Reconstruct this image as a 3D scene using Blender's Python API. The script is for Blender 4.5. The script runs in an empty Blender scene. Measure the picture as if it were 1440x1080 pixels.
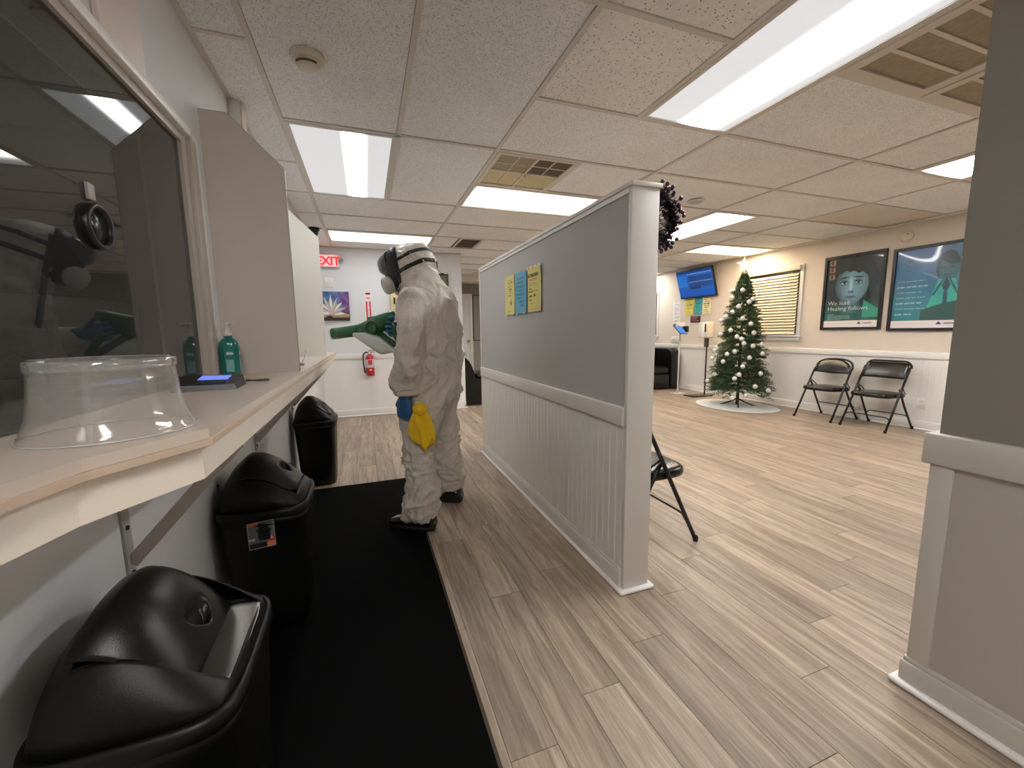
import bpy, bmesh, math, random
from mathutils import Vector, Matrix, noise
from mathutils.bvhtree import BVHTree

random.seed(7)
SC = bpy.context.scene
COL = SC.collection
PI = math.pi
rad = math.radians

# ------------------------------------------------------------------ camera, world, exposure
CAMZ = 1.155
FPX = 568.0
yaw, pitch, roll = rad(19.64), rad(7.346), rad(-0.756)
fwd = Vector((math.sin(yaw)*math.cos(pitch), math.cos(yaw)*math.cos(pitch), -math.sin(pitch)))
r0 = Vector((math.cos(yaw), -math.sin(yaw), 0))
u0 = r0.cross(fwd)
rgt = math.cos(roll)*r0 + math.sin(roll)*u0
upv = -math.sin(roll)*r0 + math.cos(roll)*u0
cam_d = bpy.data.cameras.new('camera')
cam_d.sensor_width = 36.0
cam_d.lens = FPX/1440*36.0
cam_d.clip_start = 0.02
cam = bpy.data.objects.new('camera', cam_d)
COL.objects.link(cam)
cam.matrix_world = Matrix(((rgt.x, upv.x, -fwd.x, 0), (rgt.y, upv.y, -fwd.y, 0), (rgt.z, upv.z, -fwd.z, CAMZ), (0, 0, 0, 1)))
SC.camera = cam
wd = bpy.data.worlds.new('world')
SC.world = wd
wd.use_nodes = True
wd.node_tree.nodes['Background'].inputs[0].default_value = (0.5, 0.55, 0.6, 1)
wd.node_tree.nodes['Background'].inputs[1].default_value = 0.02
SC.view_settings.view_transform = 'Standard'
SC.view_settings.look = 'None'
SC.view_settings.gamma = 1.0
SC.view_settings.use_curve_mapping = False
SC.view_settings.exposure = 0.0
SC.cycles.transparent_max_bounces = 24
SC.cycles.max_bounces = 14
SC.cycles.diffuse_bounces = 8
LIGHT = 21.0          # radiance of the brightest ceiling diffusers

# ------------------------------------------------------------------ room numbers (metres)
H = 2.302            # ceiling
XL, XR = -0.573, 5.833
YB = 6.025           # back wall of the corridor
YF = 9.6             # far wall
YN = -1.8            # wall behind the camera
U = 0.6096           # ceiling module
GX, GY = -0.367, 2.603


def gx(i): return GX + U*i
def gy(j): return GY + U*j


# ------------------------------------------------------------------ materials
MATS = {}


def s2l(c):
    return tuple(((v/255)/12.92 if v/255 <= 0.04045 else ((v/255+0.055)/1.055)**2.4) for v in c)


def mat(name, rgb, rough=0.5, metal=0.0, coat=0.0, spec=0.5, noise_amt=0.0, noise_scale=20.0, bump=0.0, bump_scale=200.0, srgb=True, sheen=0.0):
    if name in MATS:
        return MATS[name]
    m = bpy.data.materials.new(name)
    m.use_nodes = True
    nt = m.node_tree
    b = nt.nodes['Principled BSDF']
    c = s2l(rgb) if srgb else rgb
    b.inputs['Base Color'].default_value = (*c, 1)
    b.inputs['Roughness'].default_value = rough
    b.inputs['Metallic'].default_value = metal
    b.inputs['Coat Weight'].default_value = coat
    b.inputs['Specular IOR Level'].default_value = spec
    b.inputs['Sheen Weight'].default_value = sheen
    tc = nt.nodes.new('ShaderNodeTexCoord')
    if noise_amt:
        n = nt.nodes.new('ShaderNodeTexNoise')
        n.inputs['Scale'].default_value = noise_scale
        n.inputs['Detail'].default_value = 4
        nt.links.new(tc.outputs['Object'], n.inputs['Vector'])
        mx = nt.nodes.new('ShaderNodeMix')
        mx.data_type = 'RGBA'
        mx.inputs[6].default_value = (*[v*(1-noise_amt) for v in c], 1)
        mx.inputs[7].default_value = (*[min(1, v*(1+noise_amt)) for v in c], 1)
        nt.links.new(n.outputs['Fac'], mx.inputs[0])
        nt.links.new(mx.outputs[2], b.inputs['Base Color'])
    if bump:
        n2 = nt.nodes.new('ShaderNodeTexNoise')
        n2.inputs['Scale'].default_value = bump_scale
        n2.inputs['Detail'].default_value = 3
        nt.links.new(tc.outputs['Object'], n2.inputs['Vector'])
        bp = nt.nodes.new('ShaderNodeBump')
        bp.inputs['Strength'].default_value = bump
        bp.inputs['Distance'].default_value = 0.004
        nt.links.new(n2.outputs['Fac'], bp.inputs['Height'])
        nt.links.new(bp.outputs['Normal'], b.inputs['Normal'])
    MATS[name] = m
    return m


def mat_emit(name, rgb, strength):
    if name in MATS:
        return MATS[name]
    m = bpy.data.materials.new(name)
    m.use_nodes = True
    b = m.node_tree.nodes['Principled BSDF']
    b.inputs['Base Color'].default_value = (*rgb, 1)
    b.inputs['Emission Color'].default_value = (*rgb, 1)
    b.inputs['Emission Strength'].default_value = strength
    MATS[name] = m
    return m


def mat_diffuser(name, rgb, lo, hi, width, axis, offs):
    """Prismatic lens lit by a tube behind it: bright along the tube, dimmer to the sides. Object coordinates."""
    m = bpy.data.materials.new(name)
    m.use_nodes = True
    nt = m.node_tree
    b = nt.nodes['Principled BSDF']
    b.inputs['Base Color'].default_value = (0.25, 0.25, 0.25, 1)
    b.inputs['Roughness'].default_value = 0.45
    tc = nt.nodes.new('ShaderNodeTexCoord')
    sp = nt.nodes.new('ShaderNodeSeparateXYZ')
    nt.links.new(tc.outputs['Object'], sp.inputs[0])
    ad = nt.nodes.new('ShaderNodeMath'); ad.operation = 'SUBTRACT'
    nt.links.new(sp.outputs[axis], ad.inputs[0]); ad.inputs[1].default_value = offs
    ab = nt.nodes.new('ShaderNodeMath'); ab.operation = 'ABSOLUTE'
    nt.links.new(ad.outputs[0], ab.inputs[0])
    mr = nt.nodes.new('ShaderNodeMapRange')
    mr.interpolation_type = 'SMOOTHERSTEP'
    mr.inputs['From Min'].default_value = 0.0
    mr.inputs['From Max'].default_value = width
    mr.inputs['To Min'].default_value = hi
    mr.inputs['To Max'].default_value = lo
    nt.links.new(ab.outputs[0], mr.inputs['Value'])
    mr.inputs['To Min'].default_value = 1.0
    mr.inputs['To Max'].default_value = 0.0
    pw = nt.nodes.new('ShaderNodeMath'); pw.operation = 'POWER'; pw.inputs[1].default_value = 2.2
    nt.links.new(mr.outputs[0], pw.inputs[0])
    ma = nt.nodes.new('ShaderNodeMath'); ma.operation = 'MULTIPLY_ADD'
    ma.inputs[1].default_value = hi-lo; ma.inputs[2].default_value = lo
    nt.links.new(pw.outputs[0], ma.inputs[0])
    b.inputs['Emission Color'].default_value = (*rgb, 1)
    nt.links.new(ma.outputs[0], b.inputs['Emission Strength'])
    return m


def mat_glass(name, tint=(1, 1, 1), ior=1.5, rough=0.0, haze=0.0, haze_rgb=(0.8, 0.8, 0.8), gloss=(1, 1, 1)):
    m = bpy.data.materials.new(name)
    m.use_nodes = True
    nt = m.node_tree
    for n in list(nt.nodes):
        nt.nodes.remove(n)
    out = nt.nodes.new('ShaderNodeOutputMaterial')
    tr = nt.nodes.new('ShaderNodeBsdfTransparent'); tr.inputs[0].default_value = (*tint, 1)
    gl = nt.nodes.new('ShaderNodeBsdfGlossy'); gl.inputs['Roughness'].default_value = rough
    gl.inputs[0].default_value = (*gloss, 1)
    fr = nt.nodes.new('ShaderNodeFresnel')
    gm = nt.nodes.new('ShaderNodeNewGeometry')       # same reflectance on both faces of the sheet
    im = nt.nodes.new('ShaderNodeMapRange'); im.inputs['To Min'].default_value = ior; im.inputs['To Max'].default_value = 1/ior
    nt.links.new(gm.outputs['Backfacing'], im.inputs['Value']); nt.links.new(im.outputs[0], fr.inputs[0])
    base = tr
    if haze:
        df = nt.nodes.new('ShaderNodeBsdfDiffuse'); df.inputs[0].default_value = (*haze_rgb, 1)
        mh = nt.nodes.new('ShaderNodeMixShader'); mh.inputs[0].default_value = haze
        nt.links.new(tr.outputs[0], mh.inputs[1]); nt.links.new(df.outputs[0], mh.inputs[2])
        base = mh
    mx = nt.nodes.new('ShaderNodeMixShader')
    nt.links.new(fr.outputs[0], mx.inputs[0])
    nt.links.new(base.outputs[0], mx.inputs[1])
    nt.links.new(gl.outputs[0], mx.inputs[2])
    nt.links.new(mx.outputs[0], out.inputs[0])
    return m


def mat_print(name, rough=0.6, coat=0.0, emit=0.0, spec=0.5):
    """Flat printed colours held in the mesh's own colour attribute."""
    m = bpy.data.materials.new(name)
    m.use_nodes = True
    nt = m.node_tree
    b = nt.nodes['Principled BSDF']
    a = nt.nodes.new('ShaderNodeAttribute'); a.attribute_name = 'print'
    nt.links.new(a.outputs['Color'], b.inputs['Base Color'])
    b.inputs['Roughness'].default_value = rough
    b.inputs['Coat Weight'].default_value = coat
    b.inputs['Coat Roughness'].default_value = 0.02
    b.inputs['Specular IOR Level'].default_value = spec
    if emit:
        nt.links.new(a.outputs['Color'], b.inputs['Emission Color'])
        b.inputs['Emission Strength'].default_value = emit
    return m


def mat_plank():
    m = bpy.data.materials.new('vinyl_plank')
    m.use_nodes = True
    nt = m.node_tree
    b = nt.nodes['Principled BSDF']
    geo = nt.nodes.new('ShaderNodeNewGeometry')
    oi = nt.nodes.new('ShaderNodeObjectInfo')
    mp = nt.nodes.new('ShaderNodeVectorMath'); mp.operation = 'MULTIPLY'
    mp.inputs[1].default_value = (16.0, 1.1, 1.0)
    nt.links.new(geo.outputs['Position'], mp.inputs[0])
    sc = nt.nodes.new('ShaderNodeMath'); sc.operation = 'MULTIPLY'; sc.inputs[1].default_value = 40.0
    nt.links.new(oi.outputs['Random'], sc.inputs[0])
    cb = nt.nodes.new('ShaderNodeCombineXYZ')
    nt.links.new(sc.outputs[0], cb.inputs[2]); nt.links.new(sc.outputs[0], cb.inputs[1])
    ad = nt.nodes.new('ShaderNodeVectorMath'); ad.operation = 'ADD'
    nt.links.new(mp.outputs[0], ad.inputs[0]); nt.links.new(cb.outputs[0], ad.inputs[1])
    n1 = nt.nodes.new('ShaderNodeTexNoise')
    n1.inputs['Scale'].default_value = 1.5; n1.inputs['Detail'].default_value = 6; n1.inputs['Roughness'].default_value = 0.62
    n1.inputs['Distortion'].default_value = 1.1
    nt.links.new(ad.outputs[0], n1.inputs['Vector'])
    n2 = nt.nodes.new('ShaderNodeTexNoise')
    n2.inputs['Scale'].default_value = 9.0; n2.inputs['Detail'].default_value = 5; n2.inputs['Roughness'].default_value = 0.7
    nt.links.new(ad.outputs[0], n2.inputs['Vector'])
    mix = nt.nodes.new('ShaderNodeMath'); mix.operation = 'MULTIPLY_ADD'
    mix.inputs[1].default_value = 0.45
    nt.links.new(n2.outputs['Fac'], mix.inputs[0]); nt.links.new(n1.outputs['Fac'], mix.inputs[2])
    ramp = nt.nodes.new('ShaderNodeValToRGB')
    e = ramp.color_ramp.elements
    e[0].position = 0.42; e[0].color = (*s2l((112, 96, 82)), 1)
    e[1].position = 1.0; e[1].color = (*s2l((196, 178, 157)), 1)
    k = ramp.color_ramp.elements.new(0.68); k.color = (*s2l((153, 136, 119)), 1)
    nt.links.new(mix.outputs[0], ramp.inputs[0])
    # tone of each plank
    tone = nt.nodes.new('ShaderNodeMapRange')
    tone.inputs['To Min'].default_value = 0.84; tone.inputs['To Max'].default_value = 1.12
    nt.links.new(oi.outputs['Random'], tone.inputs['Value'])
    vm = nt.nodes.new('ShaderNodeVectorMath'); vm.operation = 'SCALE'
    nt.links.new(ramp.outputs[0], vm.inputs[0]); nt.links.new(tone.outputs[0], vm.inputs['Scale'])
    nt.links.new(vm.outputs[0], b.inputs['Base Color'])
    b.inputs['Roughness'].default_value = 0.42
    b.inputs['Specular IOR Level'].default_value = 0.4
    bp = nt.nodes.new('ShaderNodeBump'); bp.inputs['Strength'].default_value = 0.15; bp.inputs['Distance'].default_value = 0.002
    nt.links.new(n2.outputs['Fac'], bp.inputs['Height']); nt.links.new(bp.outputs['Normal'], b.inputs['Normal'])
    return m


def mat_tile(name, scale, dot, base, dark, rnd=1.0):
    """Mineral-fibre ceiling tile: pits and fissures in an off-white face."""
    m = bpy.data.materials.new(name)
    m.use_nodes = True
    nt = m.node_tree
    b = nt.nodes['Principled BSDF']
    geo = nt.nodes.new('ShaderNodeNewGeometry')
    v = nt.nodes.new('ShaderNodeTexVoronoi'); v.inputs['Scale'].default_value = scale
    v.inputs['Randomness'].default_value = rnd
    nt.links.new(geo.outputs['Position'], v.inputs['Vector'])
    mr = nt.nodes.new('ShaderNodeMapRange')
    mr.inputs['From Min'].default_value = dot*0.75; mr.inputs['From Max'].default_value = dot
    nt.links.new(v.outputs['Distance'], mr.inputs['Value'])
    n = nt.nodes.new('ShaderNodeTexNoise'); n.inputs['Scale'].default_value = 70; n.inputs['Detail'].default_value = 5
    nt.links.new(geo.outputs['Position'], n.inputs['Vector'])
    n3 = nt.nodes.new('ShaderNodeTexNoise'); n3.inputs['Scale'].default_value = 1.7; n3.inputs['Detail'].default_value = 3
    nt.links.new(geo.outputs['Position'], n3.inputs['Vector'])
    mx = nt.nodes.new('ShaderNodeMix'); mx.data_type = 'RGBA'
    mx.inputs[6].default_value = (*s2l(dark), 1); mx.inputs[7].default_value = (*s2l(base), 1)
    nt.links.new(mr.outputs[0], mx.inputs[0])
    m2 = nt.nodes.new('ShaderNodeMix'); m2.data_type = 'RGBA'; m2.blend_type = 'MULTIPLY'
    m2.inputs[0].default_value = 1.0
    rp = nt.nodes.new('ShaderNodeMapRange'); rp.inputs['From Min'].default_value = 0.3; rp.inputs['From Max'].default_value = 0.7
    rp.inputs['To Min'].default_value = 0.88; rp.inputs['To Max'].default_value = 1.0
    nt.links.new(n.outputs['Fac'], rp.inputs['Value'])
    nt.links.new(mx.outputs[2], m2.inputs[6]); nt.links.new(rp.outputs[0], m2.inputs[7])
    m3 = nt.nodes.new('ShaderNodeMix'); m3.data_type = 'RGBA'; m3.blend_type = 'MULTIPLY'; m3.inputs[0].default_value = 1.0
    rp2 = nt.nodes.new('ShaderNodeMapRange'); rp2.inputs['From Min'].default_value = 0.35; rp2.inputs['From Max'].default_value = 0.65
    rp2.inputs['To Min'].default_value = 0.93; rp2.inputs['To Max'].default_value = 1.0
    nt.links.new(n3.outputs['Fac'], rp2.inputs['Value'])
    nt.links.new(m2.outputs[2], m3.inputs[6]); nt.links.new(rp2.outputs[0], m3.inputs[7])
    nt.links.new(m3.outputs[2], b.inputs['Base Color'])
    b.inputs['Roughness'].default_value = 0.95
    b.inputs['Specular IOR Level'].default_value = 0.1
    bp = nt.nodes.new('ShaderNodeBump'); bp.inputs['Strength'].default_value = 0.35; bp.inputs['Distance'].default_value = 0.003
    nt.links.new(mr.outputs[0], bp.inputs['Height']); nt.links.new(bp.outputs['Normal'], b.inputs['Normal'])
    return m


WALL = mat('wall_paint', (212, 214, 216), 0.75, noise_amt=0.03, noise_scale=3, bump=0.05, bump_scale=260)
TRIM = mat('white_trim_paint', (230, 228, 224), 0.4, noise_amt=0.03, noise_scale=5)
BEAD = mat('white_beadboard_paint', (228, 226, 222), 0.5, noise_amt=0.03, noise_scale=4)
BARM = mat('ceiling_grid_paint', (206, 200, 191), 0.55, noise_amt=0.05, noise_scale=6)
PANELM = mat('white_melamine', (205, 194, 186), 0.42, noise_amt=0.03, noise_scale=6)
EDGEM = mat('white_edge_band', (214, 206, 198), 0.4)
COUNT = mat('counter_laminate', (206, 192, 178), 0.28, noise_amt=0.05, noise_scale=9, coat=0.15)
APRON = mat('counter_apron_paint', (240, 231, 217), 0.45, noise_amt=0.04, noise_scale=6)
WOODEDGE = mat('worn_beige_edge', (204, 182, 160), 0.45, noise_amt=0.1, noise_scale=14)
BLACKP = mat('black_plastic', (19, 19, 20), 0.34, bump=0.08, bump_scale=500, noise_amt=0.05)
BLACKB = mat('black_bin_plastic', (13, 13, 13), 0.38, spec=0.3, bump=0.12, bump_scale=600, noise_amt=0.08, noise_scale=8)
BLACKM = mat('black_metal', (24, 23, 24), 0.32, metal=0.2)
VINYL = mat('black_vinyl', (13, 12, 12), 0.27, bump=0.12, bump_scale=90, noise_amt=0.06)
MATM = mat('black_mat_pile', (6, 6, 6), 0.95, bump=0.5, bump_scale=700, noise_amt=0.25, noise_scale=120, spec=0.1)
DARK = mat('dark_void', (14, 14, 14), 0.8)
PAPER = mat('white_paper', (226, 224, 220), 0.8)
INK = mat('black_ink', (38, 36, 34), 0.7)
RED = mat('red_enamel', (186, 22, 26), 0.3, coat=0.3)
STEEL = mat('brushed_steel', (170, 170, 170), 0.3, metal=0.9)
IVORY = mat('ivory_plastic', (216, 208, 190), 0.4)
WHITEP = mat('white_plastic', (222, 221, 218), 0.35)
PLANK = mat_plank()
TILE_A = mat_tile('fissured_tile', 110.0, 0.25, (243, 243, 242), (165, 160, 154))
TILE_B = mat_tile('pinhole_tile', 62.0, 0.2, (244, 240, 234), (110, 102, 94), 0.9)
TILE_C = mat_tile('darker_tile', 150.0, 0.26, (226, 217, 205), (190, 181, 170))  # sagging tile: face colour a little darker than its neighbours


# ------------------------------------------------------------------ mesh helpers
class MB:
    """Collects simple solids into one mesh."""
    def __init__(s):
        s.v, s.f, s.sm = [], [], []

    def add(s, vs, fs, smooth=False):
        o = len(s.v)
        s.v += [Vector(p) for p in vs]
        s.f += [tuple(i+o for i in f) for f in fs]
        s.sm += [smooth]*len(fs)
        return s

    def box(s, x0, x1, y0, y1, z0, z1, M=None):
        p = [Vector(q) for q in ((x0, y0, z0), (x1, y0, z0), (x1, y1, z0), (x0, y1, z0), (x0, y0, z1), (x1, y0, z1), (x1, y1, z1), (x0, y1, z1))]
        if M is not None:
            p = [M @ q for q in p]
        return s.add(p, [(0, 3, 2, 1), (4, 5, 6, 7), (0, 1, 5, 4), (1, 2, 6, 5), (2, 3, 7, 6), (3, 0, 4, 7)])

    def rbox(s, x0, x1, y0, y1, z0, z1, r=0.01, seg=2, M=None):
        bm = bmesh.new()
        bmesh.ops.create_cube(bm, size=1.0)
        for v in bm.verts:
            v.co = Vector(((x0+x1)/2+v.co.x*(x1-x0), (y0+y1)/2+v.co.y*(y1-y0), (z0+z1)/2+v.co.z*(z1-z0)))
        r = min(r, 0.49*min(x1-x0, y1-y0, z1-z0))
        bmesh.ops.bevel(bm, geom=list(bm.edges), offset=r, segments=seg, profile=0.5, affect='EDGES')
        s.from_bm(bm, M, True)
        return s

    def from_bm(s, bm, M=None, smooth=True):
        bm.verts.index_update()
        vs = [(M @ v.co) if M is not None else v.co.copy() for v in bm.verts]
        s.add(vs, [tuple(v.index for v in f.verts) for f in bm.faces], smooth)
        bm.free()

    def loft(s, rings, cap=True, smooth=True, close=True):
        n = len(rings[0])
        vs = [p for r in rings for p in r]
        fs = []
        for i in range(len(rings)-1):
            for j in range(n if close else n-1):
                k = (j+1) % n
                fs.append((i*n+j, i*n+k, (i+1)*n+k, (i+1)*n+j))
        if cap and close:
            fs.append(tuple(reversed(range(n))))
            fs.append(tuple((len(rings)-1)*n+j for j in range(n)))
        return s.add(vs, fs, smooth)

    def tube(s, pts, r, n=8, cap=True):
        pts = [Vector(p) for p in pts]
        if not hasattr(r, '__len__'):
            r = [r]*len(pts)
        rings = []
        prev = None
        for i, p in enumerate(pts):
            a = pts[max(0, i-1)]; b = pts[min(len(pts)-1, i+1)]
            t = (b-a).normalized()
            if prev is None:
                x = t.orthogonal().normalized()
            else:
                x = (prev - t*prev.dot(t))
                x = x.normalized() if x.length > 1e-6 else t.orthogonal().normalized()
            prev = x
            y = t.cross(x)
            rings.append([p + (x*math.cos(2*PI*k/n)+y*math.sin(2*PI*k/n))*r[i] for k in range(n)])
        return s.loft(rings, cap)

    def lathe(s, prof, c=(0, 0, 0), n=24, M=None, cap=True):
        rings = []
        for (r, z) in prof:
            ring = [Vector((c[0]+r*math.cos(2*PI*k/n), c[1]+r*math.sin(2*PI*k/n), c[2]+z)) for k in range(n)]
            rings.append([M @ p for p in ring] if M is not None else ring)
        return s.loft(rings, cap)

    def prism(s, poly, z0, z1, M=None):
        """poly: list of (x, y) counter-clockwise"""
        n = len(poly)
        vs = [Vector((x, y, z0)) for x, y in poly]+[Vector((x, y, z1)) for x, y in poly]
        if M is not None:
            vs = [M @ v for v in vs]
        fs = [tuple(reversed(range(n))), tuple(range(n, 2*n))]+[(i, (i+1) % n, n+(i+1) % n, n+i) for i in range(n)]
        return s.add(vs, fs)

    def sphere(s, c, r, n=12, m=8, sc=(1, 1, 1), M=None):
        rings = []
        c = Vector(c)
        for i in range(1, m):
            a = PI*i/m
            ring = [Vector((math.sin(a)*math.cos(2*PI*k/n)*r*sc[0], math.sin(a)*math.sin(2*PI*k/n)*r*sc[1], -math.cos(a)*r*sc[2])) for k in range(n)]
            rings.append(ring)
        o = len(s.v)
        vs = [p for q in rings for p in q]+[Vector((0, 0, -r*sc[2])), Vector((0, 0, r*sc[2]))]
        vs = [((M @ p) if M is not None else p)+c for p in vs]
        fs = []
        for i in range(m-2):
            for j in range(n):
                k = (j+1) % n
                fs.append((i*n+j, i*n+k, (i+1)*n+k, (i+1)*n+j))
        b, t = len(vs)-2, len(vs)-1
        for j in range(n):
            k = (j+1) % n
            fs.append((b, k, j))
            fs.append((t, (m-2)*n+j, (m-2)*n+k))
        return s.add(vs, fs, True)

    def mesh(s, name, off=Vector((0, 0, 0)), fix=True):
        me = bpy.data.meshes.new(name)
        me.from_pydata([tuple(v-off) for v in s.v], [], s.f)
        me.polygons.foreach_set('use_smooth', s.sm)
        me.update()
        if fix:
            bm = bmesh.new(); bm.from_mesh(me)
            bmesh.ops.recalc_face_normals(bm, faces=bm.faces)
            bm.to_mesh(me); bm.free()
        return me


def wloc(o):
    p = Vector((0, 0, 0))
    while o is not None:
        p += o.location
        o = o.parent
    return p


def obj(name, mb, m, parent=None, loc=None, local=False, kind=None, label=None, smooth_angle=None):
    """Links ONE mesh object. Coordinates in mb are world ones unless local is set."""
    if isinstance(mb, bpy.types.Mesh):
        me = mb
        o = bpy.data.objects.new(name, me)
        if loc is not None:
            o.location = Vector(loc)
    else:
        if parent is not None:
            off = Vector((0, 0, 0)) if local else wloc(parent)
            if loc is not None:
                off = Vector(loc) if local else off+Vector(loc)
        else:
            if loc is None:
                xs = [v.x for v in mb.v]; ys = [v.y for v in mb.v]; zs = [v.z for v in mb.v]
                loc = ((min(xs)+max(xs))/2, (min(ys)+max(ys))/2, min(zs))
            off = Vector(loc)
        me = mb.mesh(name, off)
        o = bpy.data.objects.new(name, me)
        if loc is not None:
            o.location = Vector(loc)
    if m is not None and not me.materials:
        me.materials.append(m)
    COL.objects.link(o)
    o.parent = parent
    if kind:
        o['kind'] = kind
    if label:
        o['label'] = label
    return o


def thing(name, loc, label, cat, group=None, rz=0.0, kind=None):
    o = bpy.data.objects.new(name, None)
    o.empty_display_size = 0.1
    COL.objects.link(o)
    o.location = Vector(loc)
    o.rotation_euler = (0, 0, rz)
    o['label'] = label; o['category'] = cat
    if group:
        o['group'] = group
    if kind:
        o['kind'] = kind
    return o


def tag(o, label, cat, group=None, kind=None):
    o['label'] = label; o['category'] = cat
    if group:
        o['group'] = group
    if kind:
        o['kind'] = kind
    return o


def struct(name, mb, m, label, cat, parent=None):
    o = obj(name, mb, m, parent)
    o['kind'] = 'structure'
    if parent is None:
        o['label'] = label; o['category'] = cat
    return o


def dup(root, loc, rz, label=None, group=None):
    r = root.copy(); COL.objects.link(r)
    r.location = Vector(loc); r.rotation_euler = (0, 0, rz)
    if label:
        r['label'] = label
    if group:
        r['group'] = group
    for ch in list(root.children):
        c = ch.copy(); COL.objects.link(c); c.parent = r
        for g in list(ch.children):
            d = g.copy(); COL.objects.link(d); d.parent = c
    return r


def frame_rect(mb, axis, a0, a1, z0, z1, d0, d1, w):
    """Rectangular picture-frame of bar width w. axis 'x': spans Y(a), Z; depth along X(d). axis 'y': spans X(a), depth along Y."""
    rects = [(a0, a1, z0, z0+w), (a0, a1, z1-w, z1), (a0, a0+w, z0+w, z1-w), (a1-w, a1, z0+w, z1-w)]
    for b0, b1, c0, c1 in rects:
        if axis == 'x':
            mb.box(d0, d1, b0, b1, c0, c1)
        else:
            mb.box(b0, b1, d0, d1, c0, c1)
    return mb


def print_grid(name, fn, nu, nv, O, eu, ev, m, parent=None, bulge=None, loc=None):
    """Flat sheet: point O + u*eu + v*ev, coloured by fn(u, v) -> sRGB tuple."""
    O, eu, ev = Vector(O), Vector(eu), Vector(ev)
    nrm = eu.cross(ev).normalized()
    vs, cols = [], []
    for j in range(nv+1):
        for i in range(nu+1):
            u, v = i/nu, j/nv
            p = O+eu*u+ev*v
            if bulge:
                p += nrm*bulge(u, v)
            vs.append(p); cols.append(fn(u, v))
    fs = [(j*(nu+1)+i, j*(nu+1)+i+1, (j+1)*(nu+1)+i+1, (j+1)*(nu+1)+i) for j in range(nv) for i in range(nu)]
    off = wloc(parent) if parent is not None else (Vector(loc) if loc is not None else (O+eu*0.5))
    me = bpy.data.meshes.new(name)
    me.from_pydata([tuple(v-off) for v in vs], [], fs)
    at = me.color_attributes.new('print', 'FLOAT_COLOR', 'POINT')
    flat = []
    for c in cols:
        flat += [*s2l(c), 1.0]
    at.data.foreach_set('color', flat)
    me.materials.append(m)
    o = bpy.data.objects.new(name, me)
    COL.objects.link(o)
    if parent is not None:
        o.parent = parent
    else:
        o.location = off
    return o


def text_obj(name, s, size, O, ex, ey, m, parent, align='LEFT', ext=0.0004, spacing=1.0, bold=0.0):
    """Lettering as a thin mesh; O is the baseline start, ex / ey the reading and up directions."""
    c = bpy.data.curves.new('tmp_text', 'FONT')
    c.body = s; c.size = size; c.align_x = align; c.extrude = ext; c.space_character = spacing; c.offset = bold
    c.resolution_u = 2
    t = bpy.data.objects.new('tmp_text', c)
    COL.objects.link(t)
    dg = bpy.context.evaluated_depsgraph_get()
    me = bpy.data.meshes.new_from_object(t.evaluated_get(dg))
    bpy.data.objects.remove(t); bpy.data.curves.remove(c)
    ex, ey = Vector(ex).normalized(), Vector(ey).normalized()
    ez = ex.cross(ey)
    off = wloc(parent) if parent is not None else Vector((0, 0, 0))
    O = Vector(O)-off
    for v in me.vertices:
        v.co = O+ex*v.co.x+ey*v.co.y+ez*v.co.z
    me.materials.clear(); me.materials.append(m)
    me.name = name
    o = bpy.data.objects.new(name, me)
    COL.objects.link(o); o.parent = parent
    return o


def superring(cx, cy, z, a, b, n=32, e=4.0):
    r = []
    for k in range(n):
        t = 2*PI*k/n
        c, s = math.cos(t), math.sin(t)
        r.append(Vector((cx+a*math.copysign(abs(c)**(2/e), c), cy+b*math.copysign(abs(s)**(2/e), s), z)))
    return r


# ================================================================== STRUCTURE
# ---- floor
fl = struct('floor', MB().box(-3.4, XR+0.12, YN-0.1, YF+0.1, -0.1, -0.003), mat('floor_joint', (74, 64, 55), 0.8), 'grey-brown wood-look vinyl plank floor', 'floor')
PW, PL = 0.1416, 1.22
pm_full = MB().box(0.001, PW-0.001, 0.001, PL-0.001, -0.003, 0.0).mesh('plank')
pm_full.materials.append(PLANK)
rows = []
r = 0
x = 0.4466-PW*8
while x < XR:
    off = (r*0.437+0.03*math.sin(r*7.0)) % 1.0*PL
    y = YN+0.3-off
    while y < YF:
        rows.append((x, y))
        y += PL
    x += PW; r += 1


def plank_clip(x, y):
    return max(x, XL-0.02), min(x+PW, XR), max(y, YN), min(y+PL, YF)


def plank_rank(q):
    x0, x1, y0, y1 = plank_clip(*q)
    cx, cy = (x0+x1)/2, (y0+y1)/2
    if x1 <= x0 or y1 <= y0:
        return 1e9
    f = cx*math.sin(yaw)+cy*math.cos(yaw)
    rr = cx*math.cos(yaw)-cy*math.sin(yaw)
    pen = 0
    if f < 0.35 or abs(rr/f) > 1.45:
        pen = 100
    if cy > YB and cx < 1.4:
        pen = 100
    return math.hypot(cx, cy)+pen


rows.sort(key=plank_rank)
rest = MB()
cnt = 0
for q in rows:
    x0, x1, y0, y1 = plank_clip(*q)
    if x1-x0 < 0.01 or y1-y0 < 0.02:
        continue
    k = plank_rank(q)
    if k > 90 or cnt >= 296:
        rest.box(x0+0.001, x1-0.001, y0+0.001, y1-0.001, -0.003, 0)
        continue
    cnt += 1
    full = abs(x1-x0-PW) < 1e-6 and abs(y1-y0-PL) < 1e-6
    if full:
        o = obj('plank', pm_full, PLANK, fl)
        o.location = Vector((x0, y0, 0))-wloc(fl)
    else:
        obj('plank', MB().box(x0+0.001, x1-0.001, y0+0.001, y1-0.001, -0.003, 0), PLANK, fl, loc=Vector((x0, y0, 0))-wloc(fl))
if rest.v:
    obj('plank_remainder', rest, PLANK, fl, kind='stuff')

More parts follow.
